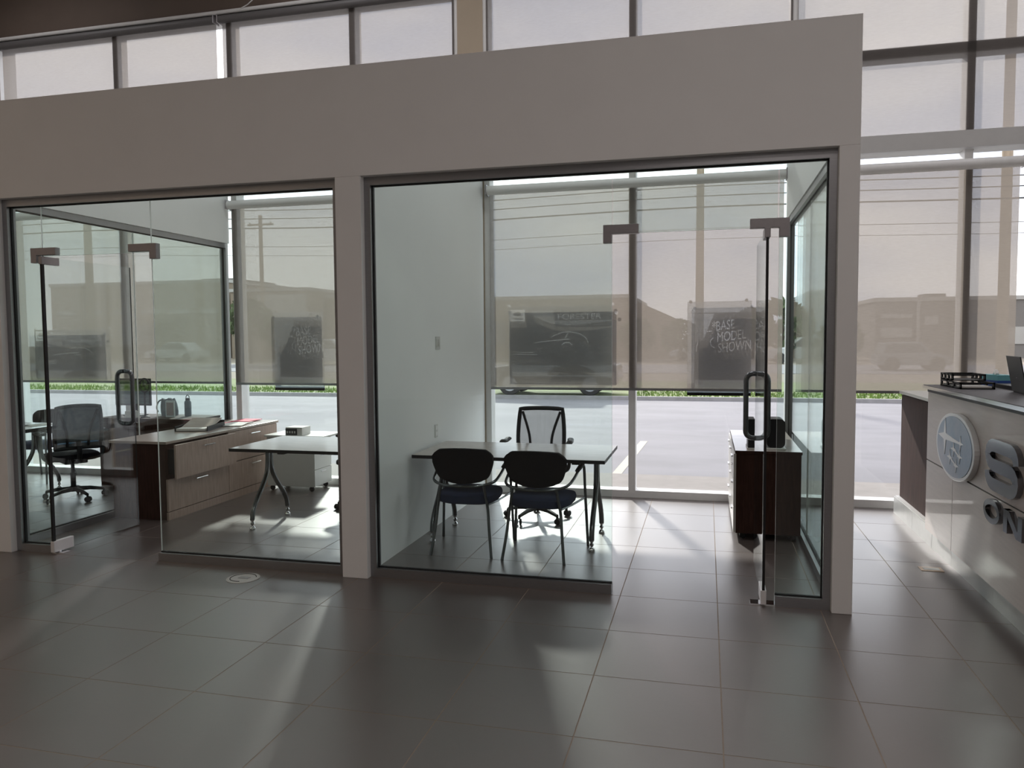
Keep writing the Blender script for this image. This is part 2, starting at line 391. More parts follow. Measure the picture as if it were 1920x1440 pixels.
def side_glazing(name, x):
    w = sempty(name); y0, y1 = 1.93, 4.93
    for nm, b in (('frame_head', (2.745, 2.80, y0, y1)), ('frame_sill', (0, .062, y0, y1))):
        struct(MB().box(x-.04, x+.04, b[2], b[3], b[0], b[1]), nm, 'brushed_steel', w)
    struct(MB().box(x-.04, x+.04, y0, y0+.045, .062, 2.745), 'frame_jamb', 'brushed_steel', w)
    struct(MB().box(x-.04, x+.04, y1-.045, y1, .062, 2.745), 'frame_jamb', 'brushed_steel', w)
    k = MB(); a, b = x-.011, x+.011
    k.box(a, b, y0+.045, y1-.045, 2.737, 2.745).box(a, b, y0+.045, y1-.045, .062, .07).box(a, b, y0+.045, y0+.053, .07, 2.737).box(a, b, y1-.053, y1-.045, .07, 2.737)
    struct(k, 'gasket', 'black_rubber', w)
    ym = 3.42
    for q0, q1 in ((y0+.05, ym-.002), (ym+.002, y1-.05)):
        mb = MB().box(x-.006, x+.006, q0, q1, .062, 2.74); mb.mi = [0, 0, 1, 1, 0, 0]
        struct(mb, 'pane', ['partition_glass', 'glass_edge'], w)
side_glazing('window_5', 1.325); side_glazing('window_6', -4.95)

def door(name, x, label):
    w = sempty(name); w.location = (x, 1.83, 0)
    L = .95
    mb = MB().box(-.006, .006, 0, L, .012, 2.325); mb.mi = [0, 0, 1, 1, 0, 0]
    struct(mb, 'door_leaf', ['door_glass', 'black_rubber'], w)  # end faces coloured black for the darkness seen along the glass
    struct(MB().box(-.0075, .0075, -.004, .022, .075, 2.27), 'dark_edge', 'black_rubber', w)  # added dark strip, paints the glass edge as it looks end-on
    h = 'door_handle'
    zc = 1.175; hh = .232; r = .019; dx = .070
    for s in (-1, 1):
        pts = [(s*.006, L-.11, zc-hh)]
        pts += [(s*(.006+dx-.05+.05*math.sin(a)), L-.11, zc-hh+.05-.05*math.cos(a)) for a in [PI/2*i/6 for i in range(7)]]
        pts += [(s*(.006+dx-.05+.05*math.cos(a)), L-.11, zc+hh-.05+.05*math.sin(a)) for a in [PI/2*i/6 for i in range(7)]]
        pts += [(s*.006, L-.11, zc+hh)]
        struct(MB().tube(pts, r, 10), h, 'dark_chrome', w, smooth=True)
    struct(MB().box(-.017, .017, -.008, .19, .012, .10), 'bottom_patch', 'satin_metal', w, bevel=.003)
    struct(MB().box(-.017, .017, -.008, .16, 2.27, 2.33), 'top_patch', 'patch_metal', w, bevel=.003)
    struct(MB().lathe([(.012, 0), (.012, .014)], (0, .06, 0)).box(-.075, .075, .02, .10, 0, .006), 'floor_pivot', 'bright_chrome', w)
    return w
door('door_1', .885, ''); door('door_2', -4.455, '')

# ------------------------------------------------------------------ exterior ground
struct(MB().box(-60, 60, 5.26, 6.47, -.16, -.02), 'sidewalk', 'concrete')
struct(MB().box(-60, 60, 5.02, 5.26, -.3, -.02), 'footing', 'concrete')
road = struct(MB().box(-80, 60, 6.47, 18.2, -.3, -.05), 'road', 'asphalt')
struct(MB().box(-80, 60, 18.2, 18.36, -.3, .05), 'kerb', 'kerb_concrete')
struct(MB().box(-80, 60, 18.36, 26, -.3, .03), 'verge', 'soil')
struct(MB().box(-220, 200, 26, 260, -.3, .0), 'ground', 'far_ground')
struct(MB().box(-90, 70, 33, 44, -.2, .02), 'street', 'asphalt')
struct(MB().prism([(-.62, 6.5), (-.50, 6.5), (-.40, 9.75), (-.52, 9.75)], 'z', -.049, -.046), 'parking_line', 'yellow_paint')
gr = MB()
for k in range(9000):
    x = random.uniform(-34, 12); y = random.uniform(18.37, 20.6)
    if -6.1 < x < -1.5: continue
    h = random.uniform(.03, .12); a = random.uniform(0, PI); d = .025
    cx, cy = math.cos(a)*d, math.sin(a)*d
    gr.add([(x-cx, y-cy, .02), (x+cx, y+cy, .02), (x+random.uniform(-.04, .04), y, .03+h)], [(0, 1, 2)])
tag(gr.build('grass', 'grass_blade'), 'green grass growing on the verge beyond the kerb', 'grass', kind='stuff')

# far buildings
def building(name, label, x0, x1, y0, y1, h, m, wins, extra=None, rz=0):
    b = thing(name, label, 'building', ((x0+x1)/2, (y0+y1)/2, 0), rz)
    hx, hy = (x1-x0)/2, (y1-y0)/2
    MB().box(-hx, hx, -hy, hy, -.2, h).build('wall', m, b)
    MB().box(-hx-.12, hx+.12, -hy-.12, hy+.12, h, h+.28).build('parapet', 'pale_stucco' if m != 'pale_stucco' else 'grey_stucco', b)
    for (a, c, z0, z1, mm, nm) in wins: MB().box(a, c, -hy-.08, -hy+.05, z0, z1).build(nm, mm, b)
    if extra: extra(b, hx, hy, h)
    return b
building('warehouse', 'long low flat-roofed warehouse across the road at the far left', -62, -42.5, 60, 80, 7.0, 'tan_stucco',
    [(-9+3.2*k, -7+3.2*k, 4.2, 4.6, 'pale_stucco', 'window') for k in range(6)]+[(-2, 2, 0, 3.2, 'grey_stucco', 'door')],
    lambda b, hx, hy, h: MB().box(3, 6.5, -4, 4, h, h+.9).build('roof_box', 'grey_stucco', b))
building('shop_building', 'pale low building behind the utility pole, right of the warehouse', -41.3, -33.6, 59, 72, 6.0, 'tan_stucco',
    [(-1.2, 3.7, 3.2, 5.7, 'pale_stucco', 'panel'), (-3.4, -1.8, 2.2, 3.4, 'dark_glass', 'window'), (.4, 2, 1, 3, 'dark_glass', 'window')])
building('depot', 'low tan building with a plain parapet behind the left office window', -33.4, -24.5, 62, 72, 5.5, 'tan_stucco',
    [(-3.5+2.5*k, -2+2.5*k, 1, 2.8, 'dark_glass', 'window') for k in range(3)])
def gable(b, hx, hy, h):
    MB().prism([(hx, 0), (hx+3.6, 0), (hx+3.6, 3.1), (hx, h)], 'y', -hy, hy).build('lean_to', 'tan_stucco', b)
building('hall', 'wide flat hall with a roof sloping down at its right end', -22, -5.4, 58, 76, 4.75, 'tan_stucco',
    [(-6+3*k, -4.6+3*k, 1.2, 3.0, 'dark_glass', 'window') for k in range(5)], gable)
def plant(b, hx, hy, h):
    MB().box(-.6, .9, -3, -1, h+.28, h+.75).build('roof_plant', 'grey_stucco', b)
    MB().box(-2.35, -2.15, -hy-.25, -hy, 0, h).build('pilaster', 'pale_stucco', b)
building('office_block', 'two-storey grey office block with a rooftop box beyond the reception windows', 12.4, 22.5, 58, 74, 4.1, 'grey_stucco',
    [(-4.7, -2.6, 2.9, 3.2, 'pale_stucco', 'window'), (-4.7, -2.6, 1.5, 2.2, 'pale_stucco', 'window'), (-1.8, -.9, 2.4, 3.0, 'pale_stucco', 'window'), (3.2, 4.9, 1.0, 2.2, 'pale_stucco', 'window'), (1.0, 2.6, 2.0, 3.2, 'dark_glass', 'window')], plant)
def tree(x, y, h, r, label, n=420):
    t = thing('tree', label, 'tree', (x, y, 0), 0, 'trees across the road')
    MB().tube([(0, 0, 0), (.05, 0, h*.5), (-.05, .05, h*.8)], [.12, .09, .04], 7).build('trunk', 'bark', t)
    c = MB(); 
    for k in range(n):
        a = random.uniform(0, 2*PI); b = math.acos(random.uniform(-.8, 1)); q = r*random.uniform(.35, 1)**.5
        p = Vector((q*math.sin(b)*math.cos(a)*1.1, q*math.sin(b)*math.sin(a), h-r+q*math.cos(b)))
        d1 = Vector((random.uniform(-1, 1), random.uniform(-1, 1), random.uniform(-1, 1))).normalized()*r*.2; d2 = d1.cross(Vector((random.random(), random.random(), .3))).normalized()*r*.13
        c.add([p-d1, p-d2, p+d1, p+d2], [(0, 1, 2, 3)])
    c.build('crown', 'foliage', t); return t
tree(-4.3, 53, 3.0, 1.2, 'small round tree beside the sloping end of the hall')
tree(-1.2, 50, 2.9, 1.2, 'tree just left of the upright poster in the right office')
tree(3.9, 57.5, 3.8, 1.4, 'tree between the upright poster and the glass door')
tree(5.6, 53, 4.2, 1.9, 'tall tree behind the open glass door of the right office')
tree(9.6, 55, 2.9, 1.4, 'tree at the left corner of the office block')
tree(-30.4, 45, 4.6, 1.5, 'leafy tree in front of the pale low building')
tree(-26.8, 43, 3.4, 1.2, 'lower tree left of the upright poster in the left office')

# utility poles and wires
def pole(x, y, h, r, label, arm=True):
    p = thing('utility_pole', label, 'pole', (x, y, 0), 0, 'utility poles along the street')
    MB().tube([(0, 0, 0), (0, 0, h)], [r, r*.82], 12).build('post', 'pole_wood', p)
    if arm:
        MB().box(-1.1, 1.1, -.08, .04, h-.75, h-.62).build('crossarm', 'pole_wood', p)
        for q in (-.9, .9): MB().lathe([(.05, h-.62), (.06, h-.55), (.03, h-.47)], (q, -.02, 0), 8).build('insulator', 'pale_stucco', p)
    return p
pole(.29, 24.5, 8.2, .15, 'broad utility pole seen behind the shade of the right office')
pole(-32.8, 50.5, 11.2, .17, 'slim utility pole with crossarm behind the left office shade')
pole(-26.2, 26, 8.5, .19, 'utility pole seen through the glass of the far-left office')
pole(9.62, 24.5, 15.0, .17, 'utility pole at the right beyond the reception counter')
for k, (z, r, dy) in enumerate([(6.62, .018, 0), (6.32, .018, .15), (5.93, .026, 0), (5.25, .010, .3), (4.9, .008, .3)]):
    pts = [(-60+96*i/40, 24+dy, z+.16*math.cos((-60+96*i/40)*2*PI/24)*.6 + .012*max(0, -(-60+96*i/40)-7)) for i in range(41)]
    tag(MB().tube(pts, r, 5).build('overhead_wire', 'wire_black'), ['topmost overhead wire across the windows', 'second overhead wire from the top across the windows', 'thickest overhead wire, third from the top', 'faint overhead wire below the thick one', 'lowest and faintest overhead wire'][k], 'wire', 'overhead wires along the street')

# cars
def car(x, y, L, H, m, label, rz=0, wb=None, flip=1, suv=False):
    c = thing('car', label, 'car', (x, y, .035 if y < 25 else 0), rz)
    h = L/2; b = .28; wl = .85
    belt = H*.60
    if suv: cab = [(-h+.15, belt), (-h*.80, H*.97), (h*.15, H), (h*.45, belt+.05)]
    else: cab = [(-h+.75, belt), (-h*.45, H*.97), (h*.08, H), (h*.42, belt+.03)]
    body = [(-h, b+.12), (-h+.04, belt-.03), (-h+.3, belt)]+cab+[(h*.85, belt-.1), (h-.05, belt-.22), (h, b+.12), (h-.1, b), (-h+.1, b)]
    if flip < 0: body = [(-a, z) for a, z in body]
    MB().prism(body, 'y', -wl, wl).build('body', m, c, bevel=.06)
    g_ = [(cab[0][0]+.12, belt+.03), (cab[1][0]+.08, H-.10), (cab[2][0]-.05, H-.08), (cab[3][0]-.18, belt+.06)]
    if flip < 0: g_ = [(-a, z) for a, z in g_]
    MB().prism(g_, 'y', -wl-.006, wl+.006).build('side_window', 'dark_glass', c)
    wb = wb or L*.6
    for s in (-1, 1):
        for q in (-1, 1):
            w = MB().lathe([(.20, -.1), (.31, -.1), (.335, -.06), (.335, .06), (.31, .1), (.20, .1)], (s*wb/2, q*(wl-.05), .335), 24, 'y').build('wheel', 'tyre', c, smooth=True)
            if y < 25:
                r = MB().lathe([(.21, 0), (.2, .03)], (s*wb/2, q*(wl+.055)-.015*(1+q), .335), 24, 'y')
                for k in range(5):
                    a = 2*PI*k/5; cx, cz = s*wb/2, .335
                    r.add([(cx+math.cos(a+e)*d, q*(wl+.06), cz+math.sin(a+e)*d) for e, d in ((-.5, .03), (-.14, .2), (.14, .2), (.5, .03))], [(0, 1, 2, 3)])
                r2 = r.build('rim', 'alloy', w)
    return c
car(-3.80, 19.22, 3.9, 1.5, 'dark_car', 'dark car at the kerb with its wheels showing below the shade', .03, 2.30, -1)
car(-40.2, 50, 4.9, 1.55, 'white_car', 'white sedan seen through the glass side wall of the left office', .0, flip=-1)
car(.2, 53, 4.4, 1.4, 'white_car', 'white car in the distance left of the portrait poster', 0, flip=-1)
car(6.2, 47, 4.5, 1.6, 'white_car', 'white car in the distance right of the open glass door', 0, flip=-1)
car(-23.6, 44, 4.4, 1.7, 'white_car', 'white van in the distance right of the left office poster', 0, suv=True)
car(9.9, 37, 3.2, 1.35, 'grey_car', 'small grey car outside behind the reception shade', 0, suv=True)

# ------------------------------------------------------------------ roller shades
def shade(x0, x1, ztop, zbot, label, fabric, group, r=.055, bar='brushed_steel', y=4.88):
    if ztop < 4: ztop, r = 3.285, .05
    else: y = 4.90
    s = thing('roller_shade', label, 'shade', ((x0+x1)/2, y, 0), 0, group); h = (x1-x0)/2
    MB().tube([(-h, 0, ztop-r), (h, 0, ztop-r)], r, 16).build('roller', 'aluminium' if ztop < 4 else 'dark_grey_metal', s, smooth=True)
    for q in (-1, 1): MB().box(q*h-.006, q*h+.006, -r, .07, ztop-2*r, ztop+.005).build('bracket', 'patch_metal', s)
    MB().add([(-h+.015, r*.9, zbot), (h-.015, r*.9, zbot), (h-.015, r*.9, ztop-r), (-h+.015, r*.9, ztop-r)], [(0, 1, 2, 3)]).build('fabric', fabric, s)
    MB().box(-h+.015, h-.015, r*.9-.008, r*.9+.008, zbot-.022, zbot+.004).build('hem_bar', bar, s)
    return s
gU = 'roller shades over the clerestory windows'; gL = 'roller shades over the lower windows'
shade(-8.0, -4.97, 3.34, 1.18, 'lowered shade in the far-left office behind the task chair', 'shade_fabric', gL)
shade(-4.86, -1.93, 3.34, 1.17, 'lowered shade on the window of the left office', 'shade_fabric', gL)
shade(-1.74, 1.27, 3.34, 1.145, 'lowered shade on the window of the right office', 'shade_fabric', gL)
shade(1.42, 3.30, 3.34, 1.14, 'lowered shade right of the glass offices, behind the counter end', 'shade_fabric', gL)
shade(-8.05, -4.97, 5.39, 3.545, 'clerestory shade at the far left with a light gap at its side', 'upper_shade_fabric', gU, .045)
shade(-4.92, -2.09, 5.39, 3.545, 'clerestory shade above the left office', 'upper_shade_fabric', gU, .045)
shade(-1.765, 1.33, 5.39, 3.545, 'clerestory shade above the right office', 'upper_shade_fabric', gU, .045)
shade(1.345, 4.3, 5.39, 3.545, 'clerestory shade right of the partition wall end', 'upper_shade_fabric', gU, .045)

# ------------------------------------------------------------------ posters on the window glass
def flat(poly, y): return MB().add([(a, y, b) for a, b in poly], [tuple(range(len(poly)))])
def stroke(pts, w):
    L_, R_ = [], []
    for i_, p_ in enumerate(pts):
        a = Vector(pts[max(i_-1, 0)]); b = Vector(pts[min(i_+1, len(pts)-1)]); d = (b-a).normalized(); n_ = Vector((-d.y, d.x))*w/2; p_ = Vector(p_)
        L_.append(tuple(p_+n_)); R_.append(tuple(p_-n_))
    return L_+R_[::-1]
def sheet_with_prints(p, hx, h, prints, texts):
    """a dark back-lit sheet; every lighter print is cut out of it and filled with its own paler film"""
    base = MB().box(-hx, hx, -.0015, .0015, 0, h).build('sheet', 'poster_dark', None)
    cutters = []
    for nm, poly, m in prints:
        c = MB().prism(poly, 'y', -.01, .01).build('cut', 'poster_dark'); cutters.append(c)
    grounds = []
    for body, size, x, z, rz, shear, bold, sx, m in texts:
        # the letters are openings in a small panel of the dark ground, which itself fills a rectangle cut from the sheet
        cu = bpy.data.curves.new('t', 'FONT'); cu.body = body; cu.size = size; cu.shear = shear
        q_ = bpy.data.objects.new('t', cu); C.objects.link(q_)
        tm_ = bpy.data.meshes.new_from_object(q_.evaluated_get(bpy.context.evaluated_depsgraph_get())); bpy.data.objects.remove(q_)
        cnt = {}
        for f_ in tm_.polygons:
            for k_ in f_.edge_keys: cnt[k_] = cnt.get(k_, 0)+1
        ed = [k_ for k_, n_ in cnt.items() if n_ == 1]; co = [Vector(v.co[:2]) for v in tm_.vertices]; bpy.data.meshes.remove(tm_)
        e_ = size*.08; x0_, x1_, y0_, y1_ = min(v.x for v in co)-e_, max(v.x for v in co)+e_, min(v.y for v in co)-e_*.6, max(v.y for v in co)+e_*.6
        n_ = len(co); allv = co+[Vector(q) for q in ((x0_, y0_), (x1_, y0_), (x1_, y1_), (x0_, y1_))]
        V_, E_, F_, *_r = delaunay_2d_cdt(allv, ed+[(n_, n_+1), (n_+1, n_+2), (n_+2, n_+3), (n_+3, n_)], [], 0, 1e-6)
        def inside(p_):
            c_ = 0
            for a, b in ed:
                a, b = co[a], co[b]
                if (a.y > p_.y) != (b.y > p_.y) and p_.x < (b.x-a.x)*(p_.y-a.y)/(b.y-a.y)+a.x: c_ += 1
            return c_ % 2
        keep = [f_ for f_ in F_ if not inside((V_[f_[0]]+V_[f_[1]]+V_[f_[2]])/3)]
        gm = bpy.data.meshes.new('lettering_ground'); nv = len(V_); gm.from_pydata([(v.x, v.y, d_) for d_ in (-.0015, .0015) for v in V_], [], [tuple(i_+k_ for i_ in f_) for k_ in (0, nv) for f_ in keep]); gm.materials.append(MT['poster_dark'])
        M_ = Matrix.Translation((x, 0, z)) @ Matrix.Rotation(rz, 4, 'Y') @ Matrix.Rotation(PI/2, 4, 'X') @ Matrix.Diagonal((sx, 1, 1, 1))
        gm.transform(M_); grounds.append(gm)
        pr = MB(); pr.prism([(x0_, y0_), (x1_, y0_), (x1_, y1_), (x0_, y1_)], 'z', -.02, .02)
        pr.v = [tuple(M_ @ Vector(v)) for v in pr.v]; cutters.append(pr.build('cut', 'poster_dark'))
    for c in cutters:
        b_ = base.modifiers.new('b', 'BOOLEAN'); b_.operation = 'DIFFERENCE'; b_.solver = 'EXACT'; b_.object = c
    dg = bpy.context.evaluated_depsgraph_get(); me = bpy.data.meshes.new_from_object(base.evaluated_get(dg))
    me.name = 'sheet'; me.materials.clear(); me.materials.append(MT['poster_dark'])
    base.modifiers.clear(); base.data = me
    for c in cutters: bpy.data.objects.remove(c)
    base.parent = p
    for nm, poly, m in prints: flat(poly, 0).build(nm, m, p)
    for gm in grounds:
        o = bpy.data.objects.new('lettering_ground', gm); C.objects.link(o); o.parent = p
    for body, size, x, z, rz, shear, bold, sx, m in texts: text(body, size, (x, .0004, z), (PI/2, rz, 0), m, p, shear=shear, sx=sx)
def poster_wide(x0, x1, z0, z1, label, words=True):
    p = thing('poster', label, 'poster', ((x0+x1)/2, 5.055, z0), 0, 'posters on the window glass')
    hx, h = (x1-x0)/2, z1-z0; k = hx/.56
    bx_ = -hx+.10; bz = h*.88
    S_ = lambda pts, w=.008: stroke([(a*k, c*h) for a, c in pts], w)
    prints = [('lower_band', [(-hx+.03, .01), (hx-.02, .01), (hx-.02, h*.17), (-hx+.03, h*.17)], 'poster_body'),
        ('sky_print', [(-hx*.58, h*.95), (-hx*.5, h*.86), (-hx*.2, h*.76), (hx*.1, h*.73), (hx*.5, h*.745), (hx*.92, h*.785), (hx*.96, h*.80), (-hx*.12, h*.80), (-hx*.14, h*.95)], 'poster_body'),
        ('badge', [(bx_-.085, bz-.065), (bx_+.085, bz-.065), (bx_+.085, bz+.06), (bx_-.085, bz+.06)], 'poster_light'),
        ('car_print', S_([(-.28, .485), (-.20, .505), (-.10, .515), (-.03, .525), (.10, .535)]), 'poster_car'),
        ('car_print', S_([(-.10, .56), (-.05, .60), (.03, .635), (.10, .64), (.20, .62), (.27, .56), (.30, .48)]), 'poster_car'),
        ('car_print', S_([(.055, .55), (.075, .60), (.09, .625)], .012), 'poster_car'),
        ('car_print', S_([(.02, .46), (.05, .49), (.10, .49), (.13, .45)]), 'poster_car'),
        ('car_print', S_([(-.52, .36), (-.42, .355), (-.28, .355)], .006), 'poster_car'),
        ('car_print', S_([(-.52, .33), (-.42, .325), (-.25, .32)], .006), 'poster_car')]
    T = [('FORESTER', .085, -.03*k, h*.815, 0, 0, .0015, 1.22, 'poster_text')] if words else []
    sheet_with_prints(p, hx, h, prints, T)
    flat([(bx_+.045*math.cos(a), bz+.015+.024*math.sin(a)) for a in [2*PI*i/20 for i in range(20)]], -.003).build('badge_emblem', 'poster_film', p)
    if words: text('SUBARU', .034, (bx_-.062, -.003, bz-.045), RX, 'poster_film', p, bold=.001)
    flat([(.12*k+.26*math.cos(a)*k, .03*h+.14*h*max(0, math.sin(a))) for a in [PI*i/12 for i in range(13)]], -.003).build('rock_print', 'poster_film', p)
    for (a, c) in ((-hx+.01, h+.01), (hx-.01, h+.01), (hx+.03, h-.08)):
        MB().lathe([(.014, -.006), (.02, .004), (.012, .012)], (a, 0, c), 12, 'y').build('suction_cup', 'poster_light', p)
def poster_tall(x0, x1, z0, z1, label):
    p = thing('poster', label, 'poster', ((x0+x1)/2, 5.055, z0), 0, 'posters on the window glass')
    hx, h = (x1-x0)/2, z1-z0; k = hx/.31
    prints = [('header_band', [(-hx+.003, h*.88), (hx-.003, h*.88), (hx-.003, h-.003), (-hx+.003, h-.003)], 'poster_body'),
        ('side_band', [(-hx+.003, h*.10), (-hx*.78, h*.10), (-hx*.78, h*.875), (-hx+.003, h*.875)], 'poster_body'),
        ('sky_print', [(-hx*.76, h*.55), (-hx*.5, h*.58), (-hx*.15, h*.87), (-hx*.76, h*.87)], 'poster_body'),
        ('car_print', stroke([(-hx*.45, h*.67), (-hx*.2, h*.68), (hx*.02, h*.67)], .008), 'poster_car'),
        ('car_print', stroke([(-hx*.13+.045*math.cos(a), h*.55+.05*math.sin(a)) for a in [PI*.6+PI*.9*i/8 for i in range(9)]], .008), 'poster_car'),
        ('car_print', stroke([(-hx*.72, h*.45), (-hx*.70, h*.52), (-hx*.66, h*.56)], .008), 'poster_car'),
        ('lower_band', [(-hx*.76, h*.02), (hx*.98, h*.02), (hx*.98, h*.14), (-hx*.76, h*.14)], 'poster_body')]
    T = []
    for i_, wd in enumerate(('*BASE', 'MODEL', 'SHOWN')):
        T.append((wd, .135*k, (-.035*k+.012*i_-(.035 if i_ == 0 else 0)), h*(.675-.118*i_), math.radians(-7), .2, .0018, .63, 'poster_text'))
    sheet_with_prints(p, hx, h, prints, T)
    MB().box(-hx, hx, -.006, .006, -.03, .0).build('bottom_rail', 'black_plastic', p)
    for (a, c) in ((-hx+.03, h), (hx-.05, h+.008)):
        MB().lathe([(.012, -.006), (.017, .004), (.01, .012)], (a, 0, c), 12, 'y').build('suction_cup', 'black_plastic', p)
poster_wide(-1.56, -.42, 1.25, 2.01, 'wide poster with a car picture behind the shade of the right office')
poster_wide(-7.85, -6.70, 1.2, 1.82, 'wide poster behind the shade of the far-left office', True)
poster_tall(.34, .97, 1.10, 2.03, 'upright poster near the glass door in the right office')
poster_tall(-4.41, -3.77, 1.11, 2.0, 'upright poster on the window of the left office')

# ------------------------------------------------------------------ furniture
def curve3(ps, n=6):
    """Catmull-Rom through the points"""
    out = []; P = [Vector(p) for p in ps]; P = [P[0]]+P+[P[-1]]
    for i in range(1, len(P)-2):
        for k in range(n):
            t = k/n; a, b, c, d = P[i-1], P[i], P[i+1], P[i+2]
            out.append(.5*((2*b)+(-a+c)*t+(2*a-5*b+4*c-d)*t*t+(-a+3*b-3*c+d)*t**3))
    return out+[P[-2]]
def table(label, loc, L=1.56, D=.86, group='tables on curved metal legs', rz=0):
    t = thing('office_table', label, 'table', loc, rz, group)
    mb = MB().box(-L/2, L/2, -D/2, D/2, .712, .74); mb.mi = [1, 0, 1, 1, 1, 1]
    mb.build('table_top', ['desk_top', 'black_plastic'], t, bevel=.002)
    for s in (-1, 1):
        x = s*(L/2-.12)
        MB().box(x-.035, x+.035, -.30, .30, .69, .712).build('bracket', 'dark_chrome', t)
        for q in (-1, 1):
            pts = curve3([(x, q*.024, .70), (x, q*.028, .56), (x, q*.05, .46), (x, q*.12, .36), (x, q*.22, .25), (x, q*.28, .16), (x, q*.295, .09)], 4)
            lg = MB().tube(pts, .021, 10).build('leg', 'dark_chrome', t, smooth=True)
            MB().lathe([(.022, .09), (.016, .078), (.010, .07), (.020, .055), (.014, .045), (.008, .035), (.024, .02), (.026, .006), (.024, 0)], (x, q*.295, 0), 14).build('foot_glide', 'bright_chrome', lg, smooth=True)
    for a in (-.2, .35): MB().box(a*L-.03, a*L+.03, -D/2+.06, -D/2+.16, .692, .712).build('underside_clip', 'black_plastic', t)
    return t
tbl = table('table with a dark edge behind the two guest chairs in the right office', (-.99, 3.12, 0))
t2 = table('table with a glare-white top in the left office', (-2.70, 3.165, 0), 1.54, .88)
t3 = table('table seen through glass at the far-left edge', (-7.24, 3.80, 0), 1.5, .75)

def guest_chair(label, loc, rz, group='black guest chairs with metal tube frames'):
    """faces +Y; origin at floor centre"""
    c = thing('guest_chair', label, 'chair', loc, rz, group)
    # back shell: rounded, wider at the top, gently wrapped
    def back(off):
        vs = []; nx, nz = 12, 10
        for j in range(nz+1):
            tz = j/nz; z = .565+.255*tz
            hw = .24*(.70+.30*min(1, (tz*1.7))**.6)*(1-.10*max(0, tz-.8)/.2)
            if tz > .8: hw *= math.sqrt(max(0.0, 1-((tz-.8)/.2)**2*.28))
            if tz < .2: hw *= .80+.20*math.sqrt(max(0, 1-((.2-tz)/.2)**2))
            for i in range(nx+1):
                u = -1+2*i/nx; x = hw*u
                z2 = z+(.014*(1-u*u) if tz > .5 else -.010*(1-u*u))*abs(tz-.5)*2
                vs.append((x, -.235+.055*u*u-.05*(tz)+off, z2))
        return vs, nx, nz
    A, nx, nz = back(0); B, _, _ = back(.045)
    m = MB(); n = len(A); fs = []
    st = nx+1
    for j in range(nz):
        for i in range(nx):
            a = j*st+i; fs.append((a, a+1, a+st+1, a+st)); fs.append((n+a, n+a+st, n+a+st+1, n+a+1))
    ring = [i for i in range(st)]+[j*st+nx for j in range(1, nz+1)]+[nz*st+i for i in range(nx-1, -1, -1)]+[j*st for j in range(nz-1, 0, -1)]
    for k in range(len(ring)): a, b = ring[k], ring[(k+1) % len(ring)]; fs.append((a, a+n, b+n, b))
    m.add(A+B, fs); m.build('backrest', 'black_fabric', c, smooth=True)
    # seat pad
    s = MB(); pts = []
    for k in range(28):
        a = 2*PI*k/28; cx, cy = math.cos(a), math.sin(a); e = .55
        x = math.copysign(abs(cx)**e, cx)*.245*(1+.04*cy); y = math.copysign(abs(cy)**e, cy)*.235+.03; pts.append((x, y))
    def lvl(k, z): return [(x*k, .03+(y-.03)*k, z+.02*(y)) for x, y in pts]
    rings = [lvl(.80, .385), lvl(.97, .40), lvl(1., .43), lvl(.97, .455), lvl(.80, .468), lvl(.4, .462)]
    n = 28; vs = [v for r in rings for v in r]; fs = [(i*n+j, i*n+(j+1) % n, (i+1)*n+(j+1) % n, (i+1)*n+j) for i in range(5) for j in range(n)]+[tuple(range(n-1, -1, -1)), tuple(5*n+j for j in range(n))]
    s.add(vs, fs).build('seat', 'navy_fabric', c, smooth=True)
    r = .0115
    hoop = curve3([(-.275, .20, .665), (-.27, .10, .645), (-.262, -.05, .60), (-.235, -.17, .565), (-.14, -.235, .545), (0, -.255, .538), (.14, -.235, .545), (.235, -.17, .565), (.262, -.05, .60), (.27, .10, .645), (.275, .20, .665)], 5)
    MB().tube(hoop, r, 9).build('back_hoop', 'dark_chrome', c, smooth=True)
    for q in (-1, 1):
        MB().tube(curve3([(q*.275, .20, .665), (q*.28, .235, .66), (q*.283, .255, .62), (q*.288, .27, .42), (q*.305, .295, 0)], 5), r, 9).build('leg', 'dark_chrome', c, smooth=True)
        MB().tube(curve3([(q*.17, -.225, .545), (q*.185, -.215, .45), (q*.20, -.21, .36), (q*.215, -.235, .20), (q*.24, -.28, 0)], 5), r, 9).build('leg', 'dark_chrome', c, smooth=True)
        MB().tube([(q*.27, .05, .648), (q*.275, .13, .664), (q*.277, .20, .680), (q*.279, .245, .684)], [.019, .022, .022, .017], 8, sy=.7).build('arm_pad', 'black_plastic', c, smooth=True)
        MB().tube([(q*.2, -.2, .395), (q*.24, 0, .392), (q*.285, .262, .40)], .009, 7).build('seat_rail', 'dark_chrome', c, smooth=True)
    return c
g0 = guest_chair('guest chair with its back to us, beside the white wall', (-1.30, 2.735, 0), .05)
g1 = copy_tree(g0); g1.location = (-.70, 2.70, 0); g1.rotation_euler = (0, 0, -.05); g1['label'] = 'guest chair with its back to us, nearer the glass door'
g2 = copy_tree(g0); g2.location = (-7.32, 4.56, 0); g2.rotation_euler = (0, 0, PI+.1); g2['label'] = 'guest chair behind the table at the far-left edge'

